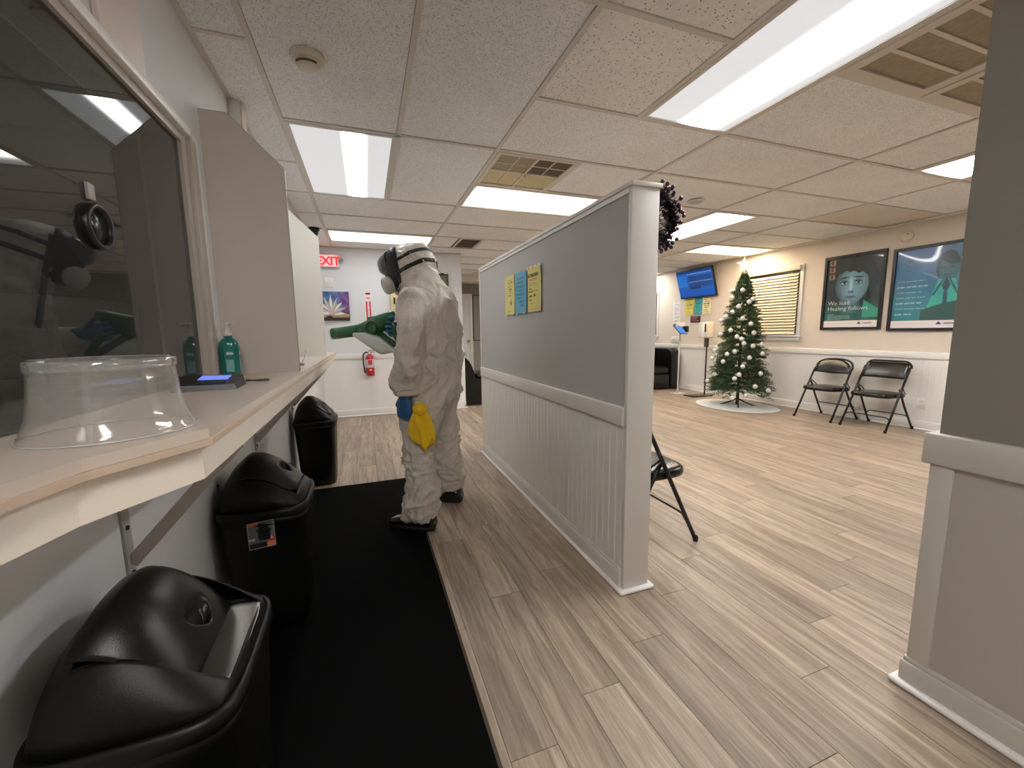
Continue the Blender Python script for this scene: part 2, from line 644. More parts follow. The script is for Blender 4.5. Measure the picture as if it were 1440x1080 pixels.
# ---- ceiling: slab, tiles, grid bars
ce = struct('ceiling', MB().box(-3.4, XR+0.12, YN-0.1, YF+0.1, H+0.03, H+0.12), mat('plenum', (120, 115, 108), 0.9), 'suspended ceiling of pitted white tiles in a metal grid', 'ceiling')
LIGHTS = [
    # name, i0, i1, j0, j1, colour, level
    ('l1', 0, 1, 0, 2, (0.985, 0.99, 1.0), 0.5),
    ('l2', 3, 4, -3, -1, (0.985, 0.985, 1.0), 1.0),
    ('l3', 0, 2, 4, 5, (0.99, 0.99, 1.0), 0.36),
    ('l4', 2, 4, 1, 2, (1.0, 0.985, 0.94), 0.8),
    ('l5', 6, 7, 1, 3, (1.0, 0.935, 0.85), 1.2),
    ('l6', 8, 10, 3, 4, (1.0, 0.79, 0.55), 1.25),
    ('l7', 7, 8, -3, -1, (1.0, 0.95, 0.92), 2.0),
    ('l10', 0, 1, -7, -5, (1.0, 0.96, 0.92), 1.5),
    ('l8', 4, 6, 6, 7, (1.0, 0.95, 0.88), 1.0),
    ('l9', 8, 10, 7, 8, (1.0, 0.97, 0.92), 1.0),
]
VENTS = [(2, 3, 0, 1), (4, 5, -3, -2), (5, 6, -3, -2)]
taken = [(l[1], l[2], l[3], l[4]) for l in LIGHTS]+VENTS
tiles = []
# corridor: 2x4 tiles with their length along Y
for i in (0, 1):
    for j in (-5, -2, 0):
        tiles.append((i, i+1, j, j+2))
    tiles.append((i, i+1, -3, -2)); tiles.append((i, i+1, -7, -5))
for j in (-6, -4, -2):
    tiles.append((2, 3, j, j+1)); tiles.append((3, 4, j, j+1))
    tiles.append((2, 3, j+1, j+2) if j != -2 else (2, 4, -1, 0))
    if j != -2:
        tiles.append((3, 4, j+1, j+2))
tiles.append((3, 4, 0, 1))
# everything else: 4 wide x 2 deep
for j in range(2, 12):
    tiles.append((0, 2, j, j+1))
    tiles.append((2, 4, j, j+1)) if not (j == 4) else tiles.extend([(2, 2.5, 4, 5), (3, 4, 4, 5)])
for j in range(-7, 12):
    for i in (4, 6, 8):
        if i == 4 and j == -3:
            continue
        if i == 6 and j in (1, 2):
            tiles.append((7, 8, j, j+1)); continue
        if i == 6 and j in (-3, -2):
            tiles.append((6, 7, j, j+1)); continue
        tiles.append((i, i+2, j, j+1))


def clash(t):
    for a in taken:
        if t[0] < a[1]-1e-6 and t[1] > a[0]+1e-6 and t[2] < a[3]-1e-6 and t[3] > a[2]+1e-6:
            return True
    return False


tile_cache = {}
bars = set()
for t in tiles:
    if clash(t):
        continue
    x0, x1, y0, y1 = gx(t[0])+0.0135, gx(t[1])-0.0135, gy(t[2])+0.0135, min(gy(t[3])-0.0135, YF)
    if y0 > YF or y1 < YN:
        continue
    key = (round(x1-x0, 3), round(y1-y0, 3))
    mm = TILE_B if t in ((2, 3, -2, -1), (2, 3, -3, -2), (3, 4, -4, -3), (2, 3, -4, -3)) else (TILE_C if t == (8, 10, 0, 1) else TILE_A)
    kk = key+(mm.name,)
    if kk not in tile_cache:
        me = MB().box(-key[0]/2, key[0]/2, -key[1]/2, key[1]/2, 0.0, 0.016).mesh('ceiling_tile')
        me.materials.append(mm)
        tile_cache[kk] = me
    o = obj('ceiling_tile', tile_cache[kk], mm, ce)
    o.location = Vector(((x0+x1)/2, (y0+y1)/2, H+0.006+random.uniform(-0.001, 0.002)))-wloc(ce)
    if mm is TILE_C:
        o.rotation_euler = (0.012, -0.006, 0)
        o['label'] = 'sagging darker tile'
# narrow strip of cut tiles along the left wall and the right wall
for (y0, y1) in ((-1.7, -0.45), (-0.45, 0.77), (0.77, 1.985), (1.985, 3.2), (3.2, 3.82), (3.82, 4.43), (4.43, 5.04), (5.04, 6.0)):
    obj('ceiling_tile', MB().box(XL, GX-0.009, y0+0.008, y1-0.008, H+0.004, H+0.02), TILE_A, ce)
for j in range(-7, 12):
    obj('ceiling_tile', MB().box(gx(10)+0.009, XR, gy(j)+0.008, min(gy(j+1)-0.008, YF), H+0.004, H+0.02), TILE_A, ce)


def bar(x0, x1, y0, y1):
    obj('grid_bar', MB().box(x0, x1, y0, y1, H-0.001, H+0.006).box((x0*.6+x1*.4) if x1-x0 < .1 else x0, (x0*.4+x1*.6) if x1-x0 < .1 else x1,
        (y0*.6+y1*.4) if y1-y0 < .1 else y0, (y0*.4+y1*.6) if y1-y0 < .1 else y1, H+0.006, H+0.03), BARM, ce)


BW = 0.012
# main runners along Y
for i, (ya, yb) in {0: (YN, YB), 2: (YN, YF), 4: (YN, YF), 6: (YN, YF), 8: (YN, YF), 10: (YN, YF)}.items():
    bar(gx(i)-BW, gx(i)+BW, ya, yb)
bar(gx(1)-BW, gx(1)+BW, YN, gy(2)-BW)
bar(gx(3)-BW, gx(3)+BW, YN, gy(-1)-BW)
bar(gx(3)-BW, gx(3)+BW, gy(0)+BW, gy(1)-BW)
bar(gx(3)-BW, gx(3)+BW, gy(4)+BW, gy(5)-BW)
bar(gx(5)-BW, gx(5)+BW, gy(-3)+BW, gy(-2)-BW)
bar(gx(7)-BW, gx(7)+BW, gy(1)+BW, gy(3)-BW)
bar(gx(7)-BW, gx(7)+BW, gy(-3)+BW, gy(-1)-BW)
# cross tees
for j in (-6, -4, -2, 0, 2, 3, 4, 5):
    bar(gx(0)+BW, gx(2)-BW, gy(j)-BW, gy(j)+BW)
for j in range(-6, 12):
    bar(gx(2)+BW, gx(4)-BW if not (-3 < j < -1) else gx(3)-BW, gy(j)-BW, gy(j)+BW)
for j in range(-7, 12):
    if j != 2:
        bar(gx(4)+BW, gx(6)-BW, gy(j)-BW, gy(j)+BW)
        bar(gx(6)+BW, gx(8)-BW if j != -2 else gx(7)-BW, gy(j)-BW, gy(j)+BW)
    else:
        bar(gx(4)+BW, gx(6)-BW, gy(j)-BW, gy(j)+BW)
        bar(gx(7)+BW, gx(8)-BW, gy(j)-BW, gy(j)+BW)
    bar(gx(8)+BW, gx(10)-BW, gy(j)-BW, gy(j)+BW)
for y in (-0.45, 0.77, 1.985, 3.2, 3.82, 4.43, 5.04):
    bar(XL, gx(0)-BW, y-BW*.8, y+BW*.8)
for j in range(-7, 12):
    bar(gx(10)+BW, XR, gy(j)-BW, gy(j)+BW)
# wall angle along the left, back and right walls
obj('wall_angle', MB().box(XR-0.02, XR, YN, YF, H-0.002, H+0.004), BARM, ce)
obj('wall_angle', MB().box(XL, XL+0.02, YN, YB, H-0.002, H+0.004), BARM, ce)
obj('wall_angle', MB().box(XL, 1.378, YB-0.02, YB, H-0.002, H+0.004), BARM, ce)

# ---- left wall with the service window opening (glass Y 0.15..1.78, Z 0.993..1.83)
CZ = 0.993
WY0, WY1, WZ1 = 0.10, 1.80, 1.835
lw = MB()
lw.box(XL-0.12, XL, YN, YB, 0, CZ-0.04)
lw.box(XL-0.12, XL, YN, YB, WZ1, H+0.03)
lw.box(XL-0.12, XL, WY1, YB, CZ-0.04, WZ1)
lw.box(XL-0.12, XL, YN, WY0, CZ-0.04, WZ1)
struct('wall_left', lw, WALL, 'pale grey wall on the left with service window and counter', 'wall')
# pale board fixed to the wall above the window
o = obj('trim_1', MB().rbox(XL, XL+0.018, 1.335, 1.55, 1.89, H, 0.004), mat('pale_board', (214, 200, 194), 0.5, noise_amt=0.04), kind='structure')
tag(o, 'pale upright board above the service window', 'trim', kind='structure')
# window
w1 = thing('window_1', (XL, 0.95, CZ), 'dark glass service window above the counter on the left', 'window', kind='structure')
WF = mat('window_frame_paint', (178, 170, 160), 0.45, noise_amt=0.06, noise_scale=8)
f = MB()
f.box(XL-0.10, XL+0.012, 1.775, WY1+0.015, CZ, WZ1+0.015)
f.box(XL-0.10, XL+0.012, WY0, 1.775, WZ1-0.012, WZ1+0.015)
f.box(XL-0.10, XL+0.012, WY0-0.02, WY0+0.03, CZ, WZ1-0.025)
f.box(XL-0.10, XL-0.02, WY0+0.03, 1.765, CZ, CZ+0.012)
obj('window_frame', f, WF, w1)
obj('casing', MB().rbox(XL, XL+0.028, 1.815, 1.865, CZ, 1.85, 0.004), WF, w1)
obj('casing', MB().rbox(XL, XL+0.02, 1.865, 1.915, CZ, 1.885, 0.004), TRIM, w1)
obj('casing', MB().rbox(XL, XL+0.032, WY0-0.05, 1.815, 1.85, 1.88, 0.004), TRIM, w1)
GLASS = mat_glass('window_glass', (0.52, 0.55, 0.55), 1.52, 0.0, haze=0.03, haze_rgb=(0.6, 0.6, 0.6))
obj('pane', MB().box(XL-0.006, XL, WY0+0.03, 1.775, CZ+0.003, WZ1-0.012), GLASS, w1)
# round speaking disc set in the glass
t = MB()
Mx = Matrix.Translation((XL-0.008, 1.235, 1.407)) @ Matrix.Rotation(PI/2, 4, 'Y')
t.lathe([(0.040, 0.012), (0.042, 0.022), (0.050, 0.022), (0.052, 0.016), (0.052, -0.006), (0.040, -0.008), (0.040, 0.012)], M=Mx, n=32, cap=False)
st = thing('speak_through', (XL-0.05, 1.255, 1.35), 'round black speaking disc fixed in the dark service window glass', 'speaker')
obj('ring', t, BLACKP, st)
obj('membrane', MB().lathe([(0.041, 0.008), (0.041, 0.014), (0.0005, 0.015)], M=Mx, n=24), mat('smoked_disc', (38, 44, 42), 0.25), st)
obj('fixing_tab', MB().rbox(XL, XL+0.008, 1.212, 1.237, 1.463, 1.50, 0.002), mat('grey_tab', (150, 150, 148), 0.4), st)
# booth behind the glass
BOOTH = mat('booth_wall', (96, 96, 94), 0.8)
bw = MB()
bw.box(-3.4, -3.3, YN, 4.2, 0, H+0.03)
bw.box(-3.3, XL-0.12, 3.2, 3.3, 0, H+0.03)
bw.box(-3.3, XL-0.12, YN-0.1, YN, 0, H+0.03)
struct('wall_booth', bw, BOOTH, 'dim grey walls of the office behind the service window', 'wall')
# ---- back wall, with its return towards the far area
struct('wall_back', MB().box(XL-0.12, 1.378, YB, YB+0.12, 0, H+0.03).box(1.26, 1.378, YB+0.12, YF, 0, H+0.03), WALL, 'light grey wall at the end of the corridor', 'wall')
WW = mat('white_wainscot', (234, 233, 230), 0.5, noise_amt=0.02)
o = obj('trim_2', MB().box(XL, 1.378, YB-0.012, YB, 0, 0.81).box(1.378, 1.39, YB-0.012, YF, 0, 0.81), WW); tag(o, 'smooth white wainscot across the corridor end wall', 'wainscot', kind='structure')
o = obj('trim_3', MB().rbox(XL, 1.402, YB-0.03, YB, 0.81, 0.885, 0.005).rbox(1.378, 1.402, YB-0.03, YF, 0.81, 0.885, 0.005), TRIM); tag(o, 'white chair rail across the corridor end wall', 'trim', kind='structure')
o = obj('baseboard_back', MB().rbox(XL, 1.40, YB-0.028, YB, 0, 0.1, 0.006).rbox(1.378, 1.40, YB-0.028, YF, 0, 0.1, 0.006).rbox(XL, 1.415, YB-0.042, YB, 0, 0.022, 0.008), TRIM); tag(o, 'white baseboard along the corridor end wall', 'baseboard', kind='structure')
# ---- far wall and soffit
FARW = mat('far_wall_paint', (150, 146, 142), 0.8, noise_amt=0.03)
struct('wall_far', MB().box(1.378, XR+0.12, YF, YF+0.1, 0, H+0.03), FARW, 'grey wall far beyond the partition', 'wall')
o = obj('trim_4', MB().box(1.378, XR, 8.25, 8.4, 2.19, H+0.03), mat('soffit_paint', (212, 202, 190), 0.6)); tag(o, 'pale soffit band below the far ceiling', 'soffit', kind='structure')
# ---- right wall
struct('wall_right', MB().box(XR, XR+0.12, YN, YF, 0, H+0.03), mat('wall_paint_right', (216, 205, 192), 0.75, noise_amt=0.03, noise_scale=3), 'light wall on the right carrying posters, window and screen', 'wall')
wr = bpy.data.objects['wall_right']
b = MB()
y = YN+0.02
while y < YF-0.05:
    b.add([(XR-0.0085, y, 0.0), (XR-0.010, y+0.003, 0.0), (XR-0.010, y+0.047, 0.0), (XR-0.0085, y+0.05, 0.0),
           (XR-0.0085, y, 0.81), (XR-0.010, y+0.003, 0.81), (XR-0.010, y+0.047, 0.81), (XR-0.0085, y+0.05, 0.81)],
          [(0, 4, 5, 1), (1, 5, 6, 2), (2, 6, 7, 3)])
    y += 0.05
obj('beadboard', b, BEAD, wr, kind='stuff')
o = obj('trim_5', MB().rbox(XR-0.026, XR, YN, YF, 0.798, 0.872, 0.005), TRIM); tag(o, 'white chair rail along the right wall', 'trim', kind='structure')
o = obj('baseboard_right', MB().rbox(XR-0.026, XR, YN, YF, 0, 0.105, 0.006).rbox(XR-0.04, XR, YN, YF, 0, 0.02, 0.008), TRIM); tag(o, 'white baseboard along the right wall', 'baseboard', kind='structure')
# ---- wall behind the camera
struct('wall_rear', MB().box(-0.693, XR+0.12, YN-0.1, YN, 0, H+0.03), mat('rear_wall', (150, 148, 144), 0.8), 'grey wall at the rear of the room', 'wall')
# ---- near wall end on the right (column-like)
NX = 1.6
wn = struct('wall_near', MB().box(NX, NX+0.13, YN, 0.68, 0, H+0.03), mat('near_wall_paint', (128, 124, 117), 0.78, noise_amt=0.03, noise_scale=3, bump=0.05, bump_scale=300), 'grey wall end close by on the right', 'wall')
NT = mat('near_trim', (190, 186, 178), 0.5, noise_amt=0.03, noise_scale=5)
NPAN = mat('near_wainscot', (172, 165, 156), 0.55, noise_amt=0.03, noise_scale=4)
obj('wainscot_panel', MB().box(NX-0.006, NX, YN, 0.68, 0.0, 0.75), NPAN, wn)
obj('corner_board', MB().rbox(NX-0.013, NX, 0.635, 0.688, 0.1, 0.75, 0.002).rbox(NX, NX+0.13, 0.68, 0.688, 0.0, 0.75, 0.002), NT, wn)
obj('chair_rail', MB().rbox(NX-0.024, NX+0.155, YN, 0.705, 0.745, 0.838, 0.004), NT, wn)
obj('baseboard', MB().rbox(NX-0.022, NX+0.15, YN, 0.70, 0, 0.085, 0.004).rbox(NX-0.016, NX+0.146, YN, 0.695, 0.08, 0.1, 0.004), NT, wn)
obj('shoe_molding', MB().rbox(NX-0.043, NX+0.17, YN, 0.718, 0, 0.02, 0.009, 3), TRIM, wn)
# ---- divider half wall
DX0, DX1, DY0, DY1, DZ = 1.007, 1.138, 1.40, 3.69, 1.715
dv = struct('wall_divider', MB().box(DX0+0.008, DX1-0.008, DY0+0.008, DY1-0.008, 0, DZ), mat('divider_paint', (174, 173, 168), 0.75, noise_amt=0.03, noise_scale=3, bump=0.05, bump_scale=300), 'freestanding grey half wall with white beadboard dividing the room', 'wall')
DT = mat('divider_trim', (212, 209, 203), 0.45, noise_amt=0.03, noise_scale=5)
obj('end_post', MB().rbox(DX0, DX1, DY0-0.002, DY0+0.02, 0, DZ, 0.002), DT, dv)
obj('end_post', MB().rbox(DX0, DX1, DY1-0.02, DY1, 0, DZ, 0.002), DT, dv)
obj('cap', MB().rbox(DX0-0.006, DX1+0.006, DY0-0.012, DY1+0.006, DZ, DZ+0.018, 0.003), DT, dv)
for xx0, xx1 in ((DX0-0.004, DX0+0.012), (DX1-0.012, DX1+0.004)):
    obj('chair_rail', MB().rbox(xx0-0.008, xx1+0.008, DY0+0.018, DY1-0.018, 0.752, 0.832, 0.004), DT, dv)
    obj('baseboard', MB().rbox(xx0-0.004, xx1+0.004, DY0+0.018, DY1-0.018, 0, 0.09, 0.004).rbox(xx0, xx1, DY0+0.018, DY1-0.018, 0.085, 0.105, 0.004), DT, dv)
obj('top_strip', MB().box(DX0, DX0+0.01, DY0+0.02, DY1-0.02, DZ-0.02, DZ), DT, dv)
obj('shoe_molding', MB().rbox(DX0-0.024, DX1+0.024, DY0-0.022, DY1+0.01, 0, 0.018, 0.008, 3), TRIM, dv)
n = 45
wst = (DY1-DY0-0.04)/n
P8 = [(0.0026, 0.0003), (0.0006, 0.003), (0.0006, wst-0.008), (0.002, wst-0.0055), (0.0003, wst-0.003), (0.0026, wst-0.0003), (0.01, wst-0.0003), (0.01, 0.0003)]
sm = MB().add([(a, b_, 0) for a, b_ in P8]+[(a, b_, .66) for a, b_ in P8],
              [(i, (i+1) % 8, 8+(i+1) % 8, 8+i) for i in range(8)]).mesh('beadboard_strip')
sm.materials.append(BEAD)
BEADG = mat('divider_bead_paint', (222, 220, 214), 0.5, noise_amt=0.03, noise_scale=4)
sm.materials[0] = BEADG
for k in range(n):
    o = obj('beadboard_strip', sm, BEADG, dv)
    o.location = Vector((DX0-0.001, DY0+0.02+k*wst, 0.1))-wloc(dv)
b2 = MB()
for k in range(n):
    b2.box(DX1-0.006, DX1+0.002, DY0+0.021+k*wst, DY0+0.019+(k+1)*wst, 0.1, 0.755)
obj('beadboard', b2, BEADG, dv, kind='stuff')

# ================================================================== CEILING FIXTURES
names = {
    'l1': 'nearest corridor ceiling light, lying lengthwise over the counter side',
    'l2': 'large ceiling light overhead at upper right beside the vents',
    'l3': 'ceiling light farthest down the corridor, above the exit sign wall',
    'l4': 'ceiling light lying crosswise beside the square ceiling grille',
    'l5': 'ceiling light just right of the purple wreath',
    'l6': 'warm ceiling light nearest the Christmas tree and window',
    'l7': 'ceiling light cut off by the near wall end on the right',
    'l10': 'ceiling light over the near end of the counter',
    'l8': 'ceiling light over the far area behind the half wall',
    'l9': 'ceiling light over the sofa corner of the far area',
}
for nm, i0, i1, j0, j1, c, lv in LIGHTS:
    x0, x1, y0, y1 = gx(i0)+0.012, gx(i1)-0.012, gy(j0)+0.012, gy(j1)-0.012
    cx, cy = (x0+x1)/2, (y0+y1)/2
    t = thing('ceiling_light', (cx, cy, H), names[nm], 'ceiling light', 'recessed ceiling lights')
    fr = MB()
    w = 0.022
    fr.box(x0, x1, y0, y0+w, H-0.004, H+0.02).box(x0, x1, y1-w, y1, H-0.004, H+0.02).box(x0, x0+w, y0+w, y1-w, H-0.004, H+0.02).box(x1-w, x1, y0+w, y1-w, H-0.004, H+0.02)
    obj('frame', fr, BARM, t)
    wide = (x1-x0) > (y1-y0)
    E0 = LIGHT*lv
    # lens edge radiance, radiance in front of the tubes, half-width of the bright band, its offset from the middle
    tubes = {'l1': (0.60, 3.4, 0.10, 0.06), 'l2': (0.66, 2.5, 0.19, 0.075), 'l4': (1.0, 1.5, 0.30, 0.0), 'l3': (1.0, 1.4, 0.32, 0.0)}.get(nm, (1.2, 1.4, 0.32, 0.0))
    dm = mat_diffuser('diffuser_'+nm, c, tubes[0], E0*tubes[1], tubes[2], 1 if wide else 0, tubes[3])
    obj('diffuser', MB().box(x0+w, x1-w, y0+w, y1-w, H+0.002, H+0.006), dm, t)

# square egg-crate grille and two filter vents
DUST = mat('dusty_filter', (160, 147, 124), 0.9, noise_amt=0.25, noise_scale=30, bump=0.4, bump_scale=120)
DUST2 = mat('dark_filter', (96, 86, 70), 0.9, noise_amt=0.2, noise_scale=40, bump=0.4, bump_scale=160)
YEL = mat('yellowed_grille', (196, 180, 140), 0.6, noise_amt=0.06, noise_scale=8)
VW = mat('vent_paint', (208, 198, 184), 0.5, noise_amt=0.05, noise_scale=8)
x0, x1, y0, y1 = gx(2)+0.012, gx(3)-0.012, gy(0)+0.012, gy(1)-0.012
t = thing('ceiling_grille', ((x0+x1)/2, (y0+y1)/2, H), 'square yellowed ceiling grille in four quarters with centre knob', 'vent')
fr = MB()
w = 0.028
fr.box(x0, x1, y0, y0+w, H-0.005, H+0.02).box(x0, x1, y1-w, y1, H-0.005, H+0.02).box(x0, x0+w, y0+w, y1-w, H-0.005, H+0.02).box(x1-w, x1, y0+w, y1-w, H-0.005, H+0.02)
cx, cy = (x0+x1)/2, (y0+y1)/2
fr.box(cx-0.008, cx+0.008, y0+w, y1-w, H-0.003, H+0.015).box(x0+w, x1-w, cy-0.008, cy+0.008, H-0.003, H+0.015)
obj('frame', fr, VW, t)
for (a0, a1, b0, b1, mm) in ((x0+w, cx, y0+w, cy, DUST), (cx, x1-w, y0+w, cy, DUST2), (x0+w, cx, cy, y1-w, YEL), (cx, x1-w, cy, y1-w, YEL)):
    g = MB().box(a0, a1, b0, b1, H+0.005, H+0.018)
    obj('quarter_panel', g, mm, t)
g = MB()
for q in ((x0+w+cx)/2, (cx+x1-w)/2):
    g.box(q-0.004, q+0.004, y0+w, cy, H-0.001, H+0.014)
g.box(x0+w, x1-w, (y0+w+cy)/2-0.004, (y0+w+cy)/2+0.004, H, H+0.013)
g.box((x0+w+cx)/2-0.004, (x0+w+cx)/2+0.004, cy, y1-w, H-0.001, H+0.014)
obj('crossbar', g, VW, t)
obj('knob', MB().lathe([(0.006, 0.0), (0.012, -0.012), (0.014, -0.022), (0.006, -0.03)], (cx+0.01, cy+0.03, H)), mat('knob_white', (226, 214, 186), 0.4), t)
for k, (a, bq, c0, d0) in enumerate(VENTS[1:]):
    x0, x1, y0, y1 = gx(a)+0.012, gx(bq)-0.012, gy(c0)+0.012, gy(d0)-0.012
    t = thing('ceiling_vent', ((x0+x1)/2, (y0+y1)/2, H), ['dusty brown return vent beside the large overhead light', 'dusty brown return vent partly hidden behind the near wall end'][k], 'vent', 'return air vents')
    fr = MB()
    w = 0.05
    fr.box(x0, x1, y0, y0+w, H-0.006, H+0.02).box(x0, x1, y1-w, y1, H-0.006, H+0.02).box(x0, x0+w, y0+w, y1-w, H-0.006, H+0.02).box(x1-w, x1, y0+w, y1-w, H-0.006, H+0.02)
    obj('frame', fr, VW, t)
    step = (y1-y0-2*w)/4
    for q in range(1, 4):
        obj('crossbar', MB().box(x0+w, x1-w, y0+w+step*q-0.009, y0+w+step*q+0.009, H-0.002, H+0.016), VW, t)
    obj('filter', MB().box(x0+w, x1-w, y0+w, y1-w, H+0.004, H+0.02), DUST, t)
# small far register in a tile
x0, x1, y0, y1 = gx(2)+0.315, gx(3)-0.012, gy(4)+0.012, gy(5)-0.012
t = thing('ceiling_register', ((x0+x1)/2, (y0+y1)/2, H), 'small dark ceiling register far down the corridor above the half wall', 'vent')
fr = MB()
w = 0.02
fr.box(x0, x1, y0, y0+w, H-0.004, H+0.02).box(x0, x1, y1-w, y1, H-0.004, H+0.02).box(x0, x0+w, y0+w, y1-w, H-0.004, H+0.02).box(x1-w, x1, y0+w, y1-w, H-0.004, H+0.02)
obj('frame', fr, VW, t)
obj('filter', MB().box(x0+w, x1-w, y0+w, y1-w, H+0.012, H+0.018), DUST2, t)
for q in range(1, 7):
    yy = y0+w+(y1-y0-2*w)*q/7
    obj('slat', MB().box(x0+w, x1-w, yy-0.004, yy+0.004, H, H+0.011), mat('slat_brown', (120, 108, 90), 0.6), t)
# smoke detector, round ceiling disc, dome camera, wall strobe
t = thing('smoke_detector', (-0.165, 2.02, H), 'ivory smoke detector on the ceiling tile above the counter', 'smoke detector')
obj('base', MB().lathe([(0.066, 0.004), (0.068, -0.008), (0.062, -0.018), (0.05, -0.02)], (-0.165, 2.02, H), n=32), IVORY, t)
obj('head', MB().lathe([(0.048, -0.018), (0.05, -0.03), (0.042, -0.042), (0.03, -0.047), (0.0005, -0.048)], (-0.165, 2.02, H), n=32), IVORY, t)
sl = MB()
for q in range(5):
    a = -2.4+q*0.35
    sl.box(-0.011, 0.011, -0.002, 0.002, -0.004, 0.004, Matrix.Translation((-0.165+0.048*math.cos(a), 2.02+0.048*math.sin(a), H-0.034)) @ Matrix.Rotation(a+PI/2, 4, 'Z'))
obj('slot', sl, mat('slot_brown', (110, 96, 76), 0.7), t)
t = thing('ceiling_speaker', (2.86, 3.03, H), 'round white recessed disc on the ceiling right of the wreath', 'speaker')
obj('rim', MB().lathe([(0.062, 0.003), (0.075, -0.002), (0.072, -0.012), (0.058, -0.010), (0.055, 0.002)], (2.86, 3.03, H), n=28, cap=False), WHITEP, t)
obj('cover', MB().lathe([(0.058, 0.002), (0.056, -0.003), (0.0005, -0.005)], (2.86, 3.03, H), n=28), mat('disc_grey', (188, 180, 170), 0.6), t)
t = thing('security_camera', (-0.47, 5.03, H), 'black dome security camera on the ceiling near the exit sign', 'camera')
obj('base', MB().lathe([(0.055, 0.002), (0.056, -0.02), (0.05, -0.03)], (-0.47, 5.03, H), n=24), BLACKP, t)
obj('dome', MB().lathe([(0.047, -0.026), (0.046, -0.045), (0.036, -0.068), (0.018, -0.08), (0.0005, -0.083)], (-0.47, 5.03, H), n=24), mat('smoked_dome', (16, 16, 18), 0.08, coat=0.5), t)
Mr = Matrix.Translation((XR, 2.955, 2.17)) @ Matrix.Rotation(-PI/2, 4, 'Y')
t = thing('wall_alarm', (XR, 2.955, 2.1), 'round ivory alarm on the right wall above the second poster', 'alarm')
obj('base', MB().lathe([(0.062, 0), (0.062, 0.012), (0.05, 0.03), (0.03, 0.036), (0.0005, 0.037)], M=Mr, n=28), IVORY, t)
obj('sensor', MB().lathe([(0.006, 0.03), (0.006, 0.038), (0.0005, 0.039)], M=Mr @ Matrix.Translation((0.022, -0.02, 0)), n=10), INK, t)
# junction box high on the left wall
t = thing('junction_box', (XL, 2.55, 2.18), 'small white junction box high on the left wall beyond the first screen', 'box')
obj('body', MB().rbox(XL, XL+0.05, 2.46, 2.56, 2.17, 2.296, 0.004), WHITEP, t)
obj('cover', MB().rbox(XL+0.05, XL+0.056, 2.465, 2.555, 2.175, 2.29, 0.002), IVORY, t)

# ================================================================== COUNTER (left wall)
CXF = -0.272         # front edge of the top
def counter_poly(ins):
    f = CXF-ins
    return [(XL-0.0, 0.36), (-0.42-ins*.8, 0.36), (-0.392-ins*.9, 0.60), (-0.37-ins*.8, 0.69+ins*.3), (f, 0.845+ins*.55), (f, 4.05-ins), (XL, 4.05-ins)]
ct = thing('service_counter', (-0.43, 2.2, CZ-0.11), 'long beige counter shelf with clipped near corner along the left wall', 'counter')
obj('worktop', MB().prism(counter_poly(0.0), CZ-0.018, CZ), COUNT, ct)
obj('nosing', MB().prism(counter_poly(-0.004), CZ-0.03, CZ-0.0185), WOODEDGE, ct)
obj('apron', MB().prism(counter_poly(0.018), CZ-0.095, CZ-0.0305), APRON, ct)
obj('inner_shelf', MB().box(XL-0.6, XL-0.12, 0.1, 1.78, CZ-0.03, CZ), COUNT, ct)
obj('sill_board', MB().box(XL-0.12, XL, 0.13, 1.765, CZ-0.03, CZ), COUNT, ct)
BRK = mat('bracket_paint', (176, 176, 174), 0.5, noise_amt=0.05)
STRUT = mat('bracket_strut', (196, 188, 182), 0.5, noise_amt=0.06)
for k, y in enumerate((1.18, 1.78, 2.38, 3.5)):
    t = thing('shelf_bracket', (XL, y, 0.56), ['grey counter bracket nearest the front bin', 'grey counter bracket above the middle bin, mostly hidden', 'grey counter bracket between the middle and far bins', 'grey counter bracket farthest along, above the far bin'][k], 'bracket', 'brackets under the counter')
    obj('wall_strap', MB().box(XL, XL+0.006, y-0.016, y+0.016, 0.56, CZ-0.10), BRK, t)
    if k != 1:
        d = Vector((0.25, 0, 0.28)).normalized()
        Mb = Matrix.Translation((XL+0.006, y, 0.61)) @ Matrix.Rotation(-math.atan2(0.28, 0.25), 4, 'Y')
        obj('strut', MB().box(0, 0.37, -0.003, 0.003, -0.015, 0.015, Mb), STRUT, t)
    obj('shelf_arm', MB().box(XL+0.006, -0.31, y-0.014, y+0.014, CZ-0.103, CZ-0.0965), BRK, t)
    for z in (0.585, 0.70):
        obj('screw', MB().lathe([(0.006, 0.0), (0.006, 0.003), (0.0005, 0.004)], M=Matrix.Translation((XL+0.006, y, z)) @ Matrix.Rotation(PI/2, 4, 'Y'), n=8), DARK, t)
